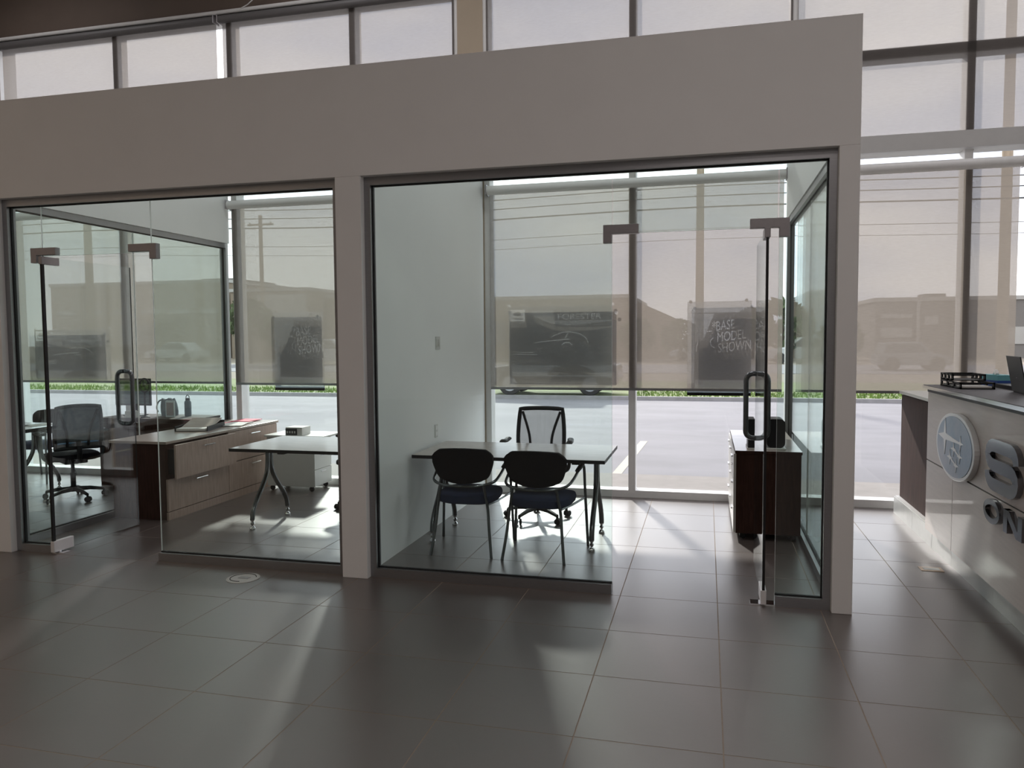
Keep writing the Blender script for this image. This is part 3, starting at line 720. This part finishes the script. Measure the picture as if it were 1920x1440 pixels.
def task_chair(label, loc, rz, seen_mesh=True):
    """faces -Y; origin at floor centre"""
    c = thing('task_chair', label, 'chair', loc, rz, 'black swivel task chairs')
    for k in range(5):
        a = 2*PI*k/5+.5; dx, dy = math.cos(a), math.sin(a)
        MB().tube([(dx*.03, dy*.03, .105), (dx*.16, dy*.16, .10), (dx*.29, dy*.29, .075)], [.026, .021, .015], 8).build('spoke', 'black_plastic', c, smooth=True)
        w = MB().lathe([(.012, .075), (.012, .05)], (dx*.29, dy*.29, 0), 8)
        R = Matrix.Rotation(a+.5, 3, 'Z')
        for s in (-1, 1):
            m = MB().lathe([(.018, -.010), (.028, -.008), (.028, .008), (.018, .010)], (0, 0, 0), 14, 'y')
            w.add([tuple(R @ Vector((v[0], v[1]+s*.017, v[2]))+Vector((dx*.30, dy*.30, .028))) for v in m.v], m.f)
        w.build('caster', 'black_rubber', c)
    MB().lathe([(.04, .08), (.04, .13), (.026, .14), (.026, .28), (.018, .28), (.018, .40)], n=14).build('gas_column', 'black_plastic', c, smooth=True)
    MB().box(-.11, .11, -.13, .15, .39, .425).build('tilt_mechanism', 'black_plastic', c, bevel=.01)
    pts = [(math.copysign(abs(math.cos(a))**.5, math.cos(a))*.25, math.copysign(abs(math.sin(a))**.5, math.sin(a))*.24-.02) for a in [2*PI*i/28 for i in range(28)]]
    vs = []
    for k_, z in ((.85, .425), (1, .445), (1, .475), (.92, .495), (.5, .497)): vs += [(x*k_, y*k_, z-.03*max(0, -(y+.1))) for x, y in pts]
    n = 28; fs = [(i*n+j, i*n+(j+1) % n, (i+1)*n+(j+1) % n, (i+1)*n+j) for i in range(4) for j in range(n)]+[tuple(range(n-1, -1, -1)), tuple(4*n+j for j in range(n))]
    MB().add(vs, fs).build('seat', 'black_fabric', c, smooth=True)
    # backrest: mesh in a frame with two curved straps
    def bp(u, t): # u -1..1, t 0..1
        return Vector((u*(.215+.012*math.sin(PI*t)-.012*t), .235+.05*t-.045*(1-u*u)*.8, .565+.43*t))
    ol = [bp(-1+2*i/10, 0) for i in range(10)]+[bp(1, i/10) for i in range(10)]+[bp(1-2*i/10, 1)+Vector((0, 0, .012*(1-(1-2*i/10)**2))) for i in range(10)]+[bp(-1, 1-i/10) for i in range(10)]
    MB().tube(ol, .020, 8, closed=True, sy=1.).build('back_frame', 'black_plastic', c, smooth=True)
    gv = [bp(-1+2*i/10, j/10) for j in range(11) for i in range(11)]
    MB().add(gv, [(j*11+i, j*11+i+1, (j+1)*11+i+1, (j+1)*11+i) for j in range(10) for i in range(10)]).build('back_mesh', 'chair_mesh' if seen_mesh else 'grey_cloth', c)
    for s in (-1, 1):
        st = [bp(s*(.88-.42*math.sin(PI/2*min(1, t*1.25))), 1-.06-.9*t)+Vector((0, .012, 0)) for t in [i/10 for i in range(11)]]
        MB().tube(st, .013, 7).build('back_strap', 'black_plastic', c, smooth=True)
        MB().tube(curve3([(s*.19, .06, .43), (s*.27, .06, .45), (s*.295, .04, .53), (s*.295, .02, .69)], 4), .017, 8).build('arm_post', 'black_plastic', c, smooth=True)
        MB().tube(curve3([(s*.30, -.14, .70), (s*.31, -.05, .725), (s*.305, .04, .715), (s*.295, .15, .725)], 4), [.03]*13, 9, sy=.55).build('arm_pad', 'black_plastic', c, smooth=True)
    MB().tube(curve3([(0, .10, .41), (0, .22, .43), (0, .27, .52), (0, .245, .64)], 4), .025, 8).build('back_support', 'black_plastic', c, smooth=True)
    MB().tube([(-.2, .205, .62), (0, .165, .62), (.2, .205, .62)], .04, 8, sy=.35).build('lumbar_pad', 'blue_cloth', c, smooth=True)
    return c
c0 = task_chair('mesh-backed task chair facing us behind the right office table', (-.98, 3.82, 0), .06)
c1 = copy_tree(c0); c1.location = (-2.74, 3.95, 0); c1.rotation_euler = (0, 0, -.5); c1['label'] = 'task chair mostly hidden behind the post, at the left office table'
c2 = copy_tree(c0); c2.location = (-6.0, 3.66, 0); c2.rotation_euler = (0, 0, -PI/2-.55); c2['label'] = 'task chair turned to the side, seen through the left glass door'
for o in kids(c2):
    if o.name.startswith('back_mesh'): o.data = o.data.copy(); o.data.materials[0] = MT['grey_cloth']

# credenza with drawers (left office)
def handle(mb, x, y, z, l): mb.box(x, x+.022, y-l/2, y+l/2, z-.006, z+.006)
cz = thing('credenza', 'long wood credenza with four drawers, the nearest top drawer ajar', 'credenza', (-4.31, 3.0, 0))
MB().box(-.60, -.02, 0, 1.9, .0, .715).build('carcass', 'dark_wood', cz)
m = MB().box(-.62, .01, -.02, 1.92, .715, .74); m.build('top', 'top_wood', cz, bevel=.002)
MB().box(-.02, 0, 0, 1.9, 0, .075).build('plinth', 'front_wood', cz)
def drawer(parent, y0, y1, z0, z1, out, depth=.4):
    d = MB().box(out, out+.02, y0+.003, y1-.003, z0+.003, z1-.003)
    dd = d.build('drawer', 'front_wood', parent, bevel=.0015)
    if out > -.01: MB().box(-.05, out, y0+.04, y1-.04, z0+.04, z1-.05).build('drawer_box', 'black_plastic', dd)
    h = MB(); zc = z1-.055
    h.tube([(out+.02, (y0+y1)/2-.085, zc), (out+.042, (y0+y1)/2-.085, zc), (out+.042, (y0+y1)/2+.085, zc), (out+.02, (y0+y1)/2+.085, zc)], .0065, 8)
    h.build('handle', 'bright_chrome', dd)
    return dd
for y0 in (0, .95):
    drawer(cz, y0, y0+.95, .078, .385, -.02)
    drawer(cz, y0, y0+.95, .388, .712, .075 if y0 == 0 else -.02)
# second credenza beyond the glass side wall
c3 = thing('credenza', 'dark credenza under the window in the far-left office', 'credenza', (-5.67, 4.62, 0))
MB().box(-.62, .62, -.25, .25, 0, .765).build('carcass', 'dark_wood', c3); MB().box(-.63, .63, -.26, .26, .765, .79).build('top', 'dark_wood', c3, bevel=.002)
for s in (0, 1, 2): MB().box(-.61+.407*s+.004, -.61+.407*(s+1)-.004, -.268, -.25, .05, .74).build('door', 'dark_wood', c3)

# cabinet on casters (right office)
k = thing('rolling_cabinet', 'dark wood cabinet on casters beside the glass side wall', 'cabinet', (.775, 3.44, 0))
MB().box(0, .505, 0, 1.44, .055, .715).build('carcass', 'dark_wood', k)
m = MB().box(-.008, .512, -.008, 1.45, .715, .74); m.mi = [1, 0, 1, 1, 1, 1]; m.build('top', ['desk_top', 'dark_wood'], k)
for a, b in ((0, .48), (.48, .96), (.96, 1.44)):
    for z0, z1 in ((.06, .27), (.275, .49), (.495, .712)):
        d = MB().box(-.02, 0, a+.003, b-.003, z0, z1).build('drawer', 'white_laminate', k)
        MB().box(-.034, -.02, (a+b)/2-.06, (a+b)/2+.06, z1-.05, z1-.04).build('handle', 'bright_chrome', d)
for a in (.06, 1.38):
    for b in (.06, .445): MB().lathe([(.02, -.012), (.027, -.008), (.027, .008), (.02, .012)], (b, a, .027), 14, 'y').box(b-.012, b+.012, a-.012, a+.012, .04, .056).build('caster', 'black_rubber', k)
MB().tube([(-.022, .2, .60), (-.034, .2, .60)], .010, 10).build('lock', 'bright_chrome', k)
og = thing('file_organizer', 'black upright file organizer on the dark rolling cabinet', 'organizer', (1.0, 3.62, .7405))
MB().prism([(-.13, 0), (-.07, 0), (-.07, .21), (-.075, .25), (-.125, .25), (-.13, .245)], 'y', -.09, .13).build('file_pocket', 'black_plastic', og, bevel=.004)
MB().prism(rrect(.02, .165, .012, .25, .04), 'y', -.06, .16).build('file_pocket', 'black_plastic', og)
MB().box(-.135, .17, -.10, .17, .001, .012).build('base', 'plate_white', og)

# white mobile pedestal (left office)
p = thing('mobile_pedestal', 'white drawer pedestal on casters under the left office window', 'pedestal', (-3.92, 4.70, 0))
MB().box(-.28, .28, -.2, .2, .055, .60).build('carcass', 'white_laminate', p, bevel=.003)
MB().box(-.30, .42, -.22, .22, .60, .622).build('top', 'white_laminate', p, bevel=.003)
for z0, z1 in ((.06, .24), (.245, .42), (.425, .595)):
    d = MB().box(.28, .298, -.195, .195, z0, z1).build('drawer', 'white_laminate', p)
    MB().box(.298, .308, -.05, .05, z1-.035, z1-.027).build('handle', 'bright_chrome', d)
for a in (-.24, .24):
    for b in (-.16, .16): MB().lathe([(.02, -.014), (.027, -.01), (.027, .01), (.02, .014)], (a, b, .027), 14, 'y').box(a-.012, a+.012, b-.012, b+.012, .04, .056).build('caster', 'black_rubber', p)
bx = thing('carton', 'small white carton with black end on the white pedestal', 'box', (-3.88, 4.60, .622))
MB().box(-.1, .1, -.07, .12, 0, .085).build('carton_body', 'paper', bx, bevel=.002)
MB().box(-.1, .04, -.074, -.07, 0, .072).build('label_panel', 'poster_ink', bx)
for i in range(4): MB().box(-.085+.03*i, -.068+.03*i, -.0755, -.074, .02, .045).build('print_block', 'plate_white', bx)

# things on the credenzas
tr = thing('document_tray', 'black document tray holding paper on the long credenza', 'tray', (-4.66, 3.98, .74), .25)
MB().box(-.17, .17, -.24, .24, 0, .006).box(-.17, -.163, -.24, .24, .006, .05).box(.163, .17, -.24, .24, .006, .05).box(-.17, .17, .232, .24, .006, .07).build('tray_body', 'black_plastic', tr)
MB().box(-.15, .15, -.25, .20, .008, .03).build('paper_stack', 'paper', tr)
R = Matrix.Rotation(.22, 3, 'X')
MB().box(-.15, .16, -.2, .2, .045, .056, R=R).build('clipboard', 'top_wood', tr)
for i, (x, y, rz, m, lb, z) in enumerate([(-4.62, 4.56, .2, 'pink_paper', 'pink folder on the long credenza, behind the black tray', .74), (-4.56, 4.50, -.1, 'paper', 'white paper sheet lying across the pink folder', .7475), (-4.50, 4.36, .35, 'paper', 'white sheet at the front edge of the long credenza', .7484), (-4.60, 4.74, .05, 'pink_paper', 'pink folder nearest the window on the long credenza', .7490), (-4.79, 4.36, .3, 'red_folder', 'dark red folder behind the black tray', .7465)]):
    tag(MB().box(-.11, .11, -.15, .15, 0, .006 if m != 'paper' else .001).build('paper_sheet' if m == 'paper' else 'folder', m, loc=(x, y, z), rot=(0, 0, rz)), lb, 'paper' if m == 'paper' else 'folder', 'papers on the long credenza')
bt = thing('water_bottle', 'dark blue water bottle with a loop cap by the window', 'bottle', (-5.36, 4.72, .79))
MB().lathe([(.036, 0), (.038, .01), (.038, .16), (.034, .175), (.024, .185)], n=18).build('body', 'bottle_blue', bt, smooth=True)
MB().lathe([(.026, .185), (.026, .21), (.022, .213)], n=16).tube([(.022*math.cos(a), 0, .215+.03*math.sin(a)) for a in [PI*i/10 for i in range(11)]], .005, 7).build('cap', 'black_plastic', bt)
pf = thing('picture_frame', 'small upright framed picture beside the water bottle', 'picture', (-5.475, 4.56, .79), .1)
MB().box(-.055, .055, -.008, .008, 0, .19).build('frame', 'plate_white', pf); MB().box(-.042, .042, -.011, -.008, .02, .17).build('print', 'brown_print', pf)
MB().prism([(.008, 0), (.07, 0), (.008, .12)], 'x', -.005, .005).build('easel', 'plate_white', pf)
bg_ = thing('bag', 'slumped grey cloth bag between monitor and framed picture', 'bag', (-5.63, 4.74, .79))
vs = []; n = 18
for k_, (s, z) in enumerate([(.9, 0), (1., .05), (.92, .12), (.78, .17), (.72, .195), (.5, .19)]):
    for j in range(n):
        a = 2*PI*j/n; q = 1+.09*math.sin(3*a+k_)+.05*math.sin(7*a+2*k_); vs.append((.11*s*q*math.cos(a), .075*s*q*math.sin(a), z+.012*math.sin(4*a)*(z > .1)))
MB().add(vs, [(i*n+j, i*n+(j+1) % n, (i+1)*n+(j+1) % n, (i+1)*n+j) for i in range(5) for j in range(n)]+[tuple(range(n-1, -1, -1)), tuple(5*n+j for j in range(n))]).build('bag_body', 'grey_cloth', bg_, smooth=True)
MB().tube(curve3([(-.07, 0, .19), (-.12, -.02, .17), (-.14, -.04, .10), (-.10, -.07, .05)], 4), .008, 7).build('strap', 'black_fabric', bg_)
tag(MB().box(-.06, .06, -.04, .04, 0, .075).box(-.05, .05, -.03, .03, .075, .082).build('carton', 'paper', loc=(-5.90, 4.44, .79), bevel=.003), 'small white carton beside the monitor foot', 'box')
mo = thing('monitor', 'black monitor beyond the left door handle', 'monitor', (-6.03, 4.66, .79))
MB().prism([(-.11, -.08), (.11, -.08), (.11, .08), (-.11, .08)], 'z', 0, .012).build('base', 'black_plastic', mo, bevel=.003)
MB().box(-.025, .025, .01, .035, .012, .22).build('neck', 'black_plastic', mo)
MB().box(-.27, .22, -.012, .012, .12, .44).build('bezel', 'black_plastic', mo, bevel=.004)
sc = MB().box(-.252, .202, -.014, -.012, .14, .29).build('screen_lower', 'reflection_grey', mo)  # window reflection painted as flat colour bands, lower and upper
MB().box(-.252, .202, -.014, -.012, .29, .42).build('screen_upper', 'reflection_green', mo)
sp = thing('desk_fan', 'small round black desk fan right of the monitor', 'fan', (-5.765, 4.50, .79))
MB().lathe([(.05, 0), (.05, .01), (.012, .02), (.010, .30)], n=16).build('stand', 'black_plastic', sp)
MB().tube([(.065*math.cos(a), 0, .37+.075*math.sin(a)) for a in [2*PI*i/24 for i in range(24)]], .012, 8, closed=True).build('guard', 'black_plastic', sp, smooth=True)
fb = MB().lathe([(.02, -.015), (.02, .015)], (0, 0, .37), 12, 'y')
for i in range(4):
    a = PI/2*i+.3; fb.add([(math.cos(a)*.02, -.008, .37+math.sin(a)*.02), (math.cos(a-.35)*.056, -.008, .37+math.sin(a-.35)*.062), (math.cos(a+.35)*.056, .008, .37+math.sin(a+.35)*.062)], [(0, 1, 2)])
fb.build('blade_rotor', 'black_plastic', sp)

# papers on the far-left table
for i, (x, y, rz) in enumerate([(-6.85, 3.75, .3), (-6.72, 3.95, -.2)]):
    tag(MB().box(-.105, .105, -.148, .148, 0, .004).build('paper_sheet', 'paper', loc=(x, y, .74), rot=(0, 0, rz)), ['tilted paper pad on the far-left table', 'paper pad at the right end of the far-left table'][i], 'paper', 'papers on the far-left table')

# switch and outlet plates on the divider wall
sw = thing('light_switch', 'white two-gang light switch on the white wall', 'switch', (-1.80, 3.43, 1.635))
MB().box(0, .006, -.058, .058, -.058, .058).build('plate', 'plate_white', sw, bevel=.002)
for q in (-.024, .024): MB().box(.006, .010, q-.015, q+.015, -.032, .032).build('rocker', 'white_laminate', sw)
ot = thing('wall_outlet', 'white wall outlet just above the table', 'outlet', (-1.80, 3.36, .855))
MB().box(0, .006, -.036, .036, -.058, .058).build('plate', 'plate_white', ot, bevel=.002)
for q in (-.026, .026): MB().box(.006, .008, -.018, .018, q-.017, q+.017).build('socket', 'aluminium', ot)
# floor fittings
fo = thing('floor_box', 'round pale floor box cover before the left office', 'floor cover', (-2.62, 1.61, 0))
MB().lathe([(.115, 0), (.115, .003), (.105, .005)], n=32).build('cover', 'plate_white', fo)
MB().tube([(.088*math.cos(a), .088*math.sin(a), .005) for a in [.4+4.6*i/24 for i in range(25)]], .003, 6).build('ring_groove', 'black_rubber', fo)
MB().box(-.03, .05, -.02, .02, .005, .007).build('latch', 'patch_metal', fo)
fv = thing('floor_outlet', 'small rectangular floor outlet cover by the counter', 'floor cover', (2.10, 2.885, 0))
MB().box(-.075, .075, -.05, .05, 0, .004).build('cover', 'brass_plate', fv)
MB().box(-.05, .055, -.03, .03, .004, .0055).build('flap', 'plate_white', fv)

# ------------------------------------------------------------------ reception counter
rc = thing('reception_counter', 'taupe reception counter with an oval emblem and chrome letters', 'counter', (2.2, 3.46, 0))
CY = 3.46
def yl(y): return y-CY
MB().box(.10, .75, yl(-.6), 0, .0, 1.22).build('carcass', 'counter_panel', rc)
MB().box(0, .02, yl(-.6), 0, .715, 1.235).build('upper_panel', 'counter_panel', rc)
MB().box(0, .02, yl(2.803), 0, .165, .705).build('lower_panel', 'counter_panel', rc)
MB().box(0, .02, yl(.9), yl(2.797), .165, .705).build('lower_panel', 'counter_panel', rc)
MB().box(0, .02, yl(-.6), yl(.894), .165, .705).build('lower_panel', 'counter_panel', rc)
MB().box(.008, .10, yl(-.6), -.004, .70, .72).box(.02, .10, yl(-.6), -.002, .165, 1.22).build('backing', 'black_plastic', rc)
MB().box(.02, .75, -.002, .018, .165, 1.235).box(.11, .75, -.002, .018, 0, .165).build('end_panel', 'counter_panel', rc)
MB().box(-.03, .80, yl(-.62), .03, 1.262, 1.29).build('counter_top', 'counter_top', rc, bevel=.003)
MB().box(-.034, -.03, yl(-.62), .034, 1.262, 1.286).build('top_edge', 'bright_chrome', rc)
MB().box(.0, .78, yl(-.6), .02, 1.235, 1.262).build('top_recess', 'black_plastic', rc)
for a, b in ((-.6, .95), (.95, 2.15), (2.15, 3.0), (3.0, 3.498)):
    MB().box(.06, .10, yl(a)+.001, yl(b)-.001, 0, .16).build('kick_tile', 'kick_tile', rc)
# oval emblem
em_c = (2.67, .915); ea, eb = .415, .228
def ell(a_, b_, n=48): return [(yl(em_c[0])-a_*math.cos(2*PI*i/n), em_c[1]+b_*math.sin(2*PI*i/n)) for i in range(n)]
e0 = MB().prism(ell(ea, eb), 'x', -.035, 0).build('emblem', 'emblem_silver', rc, bevel=.004); e0['label'] = 'oval blue emblem with six linked stars'
MB().prism(ell(ea*.905, eb*.905), 'x', -.038, -.034).build('emblem_field', 'emblem_blue', e0)
stars = [(2.86, .965, .135), (2.52, .955, .055), (2.66, .900, .055), (2.53, .865, .05), (2.74, .835, .055), (2.60, .795, .05)]
sm = MB()
def star(y, z, s):
    pl = []
    for i in range(4):
        a = PI/2*i
        pl.append((yl(y)-s*math.cos(a)*(1.15), z+s*math.sin(a)*.95)); pl.append((yl(y)-s*.25*math.cos(a+PI/4), z+s*.25*math.sin(a+PI/4)))
    sm.prism(pl, 'x', -.0405, -.038)
for s_ in stars: star(*s_)
for (a, b) in ((0, 1), (2, 3), (4, 5)):
    A, B = stars[a], stars[b]; d = Vector((B[0]-A[0], B[1]-A[1])); nn = Vector((-d.y, d.x)).normalized()
    w0 = .022 if a == 0 else .008; w1 = .006
    sm.prism([(yl(A[0]+nn.x*w0), A[1]+nn.y*w0), (yl(B[0]+nn.x*w1), B[1]+nn.y*w1), (yl(B[0]-nn.x*w1), B[1]-nn.y*w1), (yl(A[0]-nn.x*w0), A[1]-nn.y*w0)], 'x', -.0400, -.0382)
sm.build('emblem_stars', 'emblem_silver', e0)
# chrome letters: ribbons extruded off the panel (reading left to right = falling y)
def ribbon(path, w, closed=False, d0=-.03, d1=0.):
    n = len(path); A = []; B = []
    for i in range(n):
        p = Vector(path[i])
        if closed: d = Vector(path[(i+1) % n])-Vector(path[i-1])
        else: d = Vector(path[min(i+1, n-1)])-Vector(path[max(i-1, 0)])
        d.normalize(); q = Vector((-d.y, d.x))*w/2; A.append(p+q); B.append(p-q)
    vs = []
    for d in (d0, d1): vs += [(d, yl(a.x), a.y) for a in A]+[(d, yl(b.x), b.y) for b in B]
    fs = []; m = n if closed else n-1
    for i in range(m):
        j = (i+1) % n; fs += [(i, j, n+j, n+i), (2*n+i, 3*n+i, 3*n+j, 2*n+j), (i, 2*n+i, 2*n+j, j), (n+i, n+j, 3*n+j, 3*n+i)]
    if not closed: fs += [(0, n, 3*n, 2*n), (n-1, 3*n-1, 4*n-1, 2*n-1)]
    return MB().add(vs, fs)
def q(cy, cz, ry, rz, a0, a1, n=6): return [(cy-ry*math.cos(math.radians(a0+(a1-a0)*i/n)), cz+rz*math.sin(math.radians(a0+(a1-a0)*i/n))) for i in range(n+1)]
zc = .91; L0, L1 = 2.04, 1.60; hy, hz = .075, .055
pS = [(L1, zc+.115-.035)]+q(L1+hy, zc+.115-.035, hy, .035, 0, 90)[1:]
pS = [(L1, zc+.05)]+q(L1+.10, zc+.05, .10, .068, 0, 90)[::1]
pS = [(L1-.0, zc+.045)]+[(c[0], c[1]) for c in [(L1+.10-.10*math.cos(math.radians(a)), zc+.05+.065*math.sin(math.radians(a))) for a in (15, 35, 55, 75, 90)]]+[(L0-.10+.10*math.sin(math.radians(a)), zc+.057+.058*math.cos(math.radians(a))) for a in (0, 20, 45, 70, 90, 110, 135, 160, 180)]+[(L1+.10-.10*math.sin(math.radians(a)), zc-.058+.057*math.cos(math.radians(a))) for a in (0, 20, 45, 70, 90, 110, 135, 160, 180)]+[(L0-.10+.10*math.cos(math.radians(a)), zc-.05-.065*math.sin(math.radians(a))) for a in (90, 75, 55, 35, 15)]+[(L0, zc-.045)]
s0 = ribbon(pS, .076).build('letter', 'chrome', rc); s0['label'] = 'large chrome letter S'
s1 = ribbon([(1.955-.115*math.cos(2*PI*i/32), .63+.055*math.sin(2*PI*i/32)) for i in range(32)], .034, True).build('letter', 'chrome', rc); s1['label'] = 'small chrome letter O'
nb = MB().box(-.03, 0, yl(1.70), yl(1.76), .56, .69).box(-.03, 0, yl(1.49), yl(1.55), .56, .69)
nb.prism([(yl(1.76), .69), (yl(1.68), .69), (yl(1.49), .56), (yl(1.57), .56)], 'x', -.0298, 0)
s2 = nb.build('letter', 'chrome', rc); s2['label'] = 'small chrome letter N'
# low back unit next to the window
bu = thing('back_counter', 'dark wood low counter between the reception counter and window', 'counter', (2.3, 3.5, 0))
MB().box(.02, .62, .0, 1.27, .13, 1.13).build('carcass', 'dark_wood', bu)
MB().box(-.01, .64, -.0, 1.29, 1.13, 1.155).build('top', 'white_laminate', bu)
for a, b in ((.001, .60), (.605, 1.28)): MB().box(-.04, .0, a, b, 0, .155).build('kick_tile', 'kick_tile', bu)
MB().box(.0, .62, .035, 1.28, 0, .13).build('plinth', 'kick_tile', bu)
MB().box(.006, .02, .01, 1.26, .16, 1.12).build('front_panel', 'dark_wood', bu)
MB().box(-.03, .02, 0, 1.28, .155, .163).build('ledge', 'light_grey_paint', bu)

# things on the counter
lt = thing('letter_tray', 'black two-tier letter tray on the counter end', 'tray', (2.38, 3.17, 1.29))
def cage(z0, nm, y0, y1):
    m = MB().box(-.11, .11, y0, y1, z0, z0+.006)
    for x in (-.11, .10): m.box(x, x+.010, y0, y1, z0+.036, z0+.048).box(x, x+.010, y0, y1, z0, z0+.012)
    m.box(-.11, .11, y1-.01, y1, z0+.036, z0+.048); m.box(-.11, .11, y0, y0+.01, z0+.036, z0+.048)
    for i in range(4):
        yy = y0+(y1-y0-.03)*i/3; m.box(-.11, -.10, yy, yy+.03, z0, z0+.048); m.box(.10, .11, yy, yy+.03, z0, z0+.048)
    m.build(nm, 'black_plastic', lt)
cage(0, 'lower_tier', -.24, .24); cage(.05, 'upper_tier', -.05, .24)
MB().box(-.095, .095, -.22, .22, .008, .02).build('paper_stack', 'paper', lt)
ts = thing('tissue_box', 'blue tissue box behind the letter tray', 'box', (2.64, 3.36, 1.29), .2)
MB().box(-.06, .06, -.11, .11, 0, .045).build('lower_print', 'blue_box', ts); MB().box(-.06, .06, -.11, .11, .045, .085).build('upper_print', 'teal_box', ts)
MB().tube(curve3([(-.03, -.05, .085), (-.01, 0, .11), (.02, .05, .10), (.02, .07, .085)], 4), [.015]*13, 6).build('tissue', 'paper', ts)
lp = thing('laptop', 'open dark laptop on the counter at the right edge', 'laptop', (2.53, 2.54, 1.29), -.1)
MB().box(-.02, .2, -.17, .17, 0, .018).build('base', 'black_plastic', lp, bevel=.003)
R = Matrix.Rotation(-.18, 3, 'Y')
MB().box(-.008, .0, -.17, .17, 0, .235, R=R, o=(-.02, 0, .012)).build('lid', 'poster_ink', lp, bevel=.003)
MB().prism([(-.01, .10), (.004, .10), (-.003, .125)], 'x', -.045, -.0435).build('lid_mark', 'patch_metal', lp)
tag(MB().box(-.09, .09, -.22, .22, 0, .03).build('desk_pad', 'black_plastic', loc=(2.66, 2.96, 1.29), bevel=.004), 'flat black case between the letter tray and laptop', 'case')
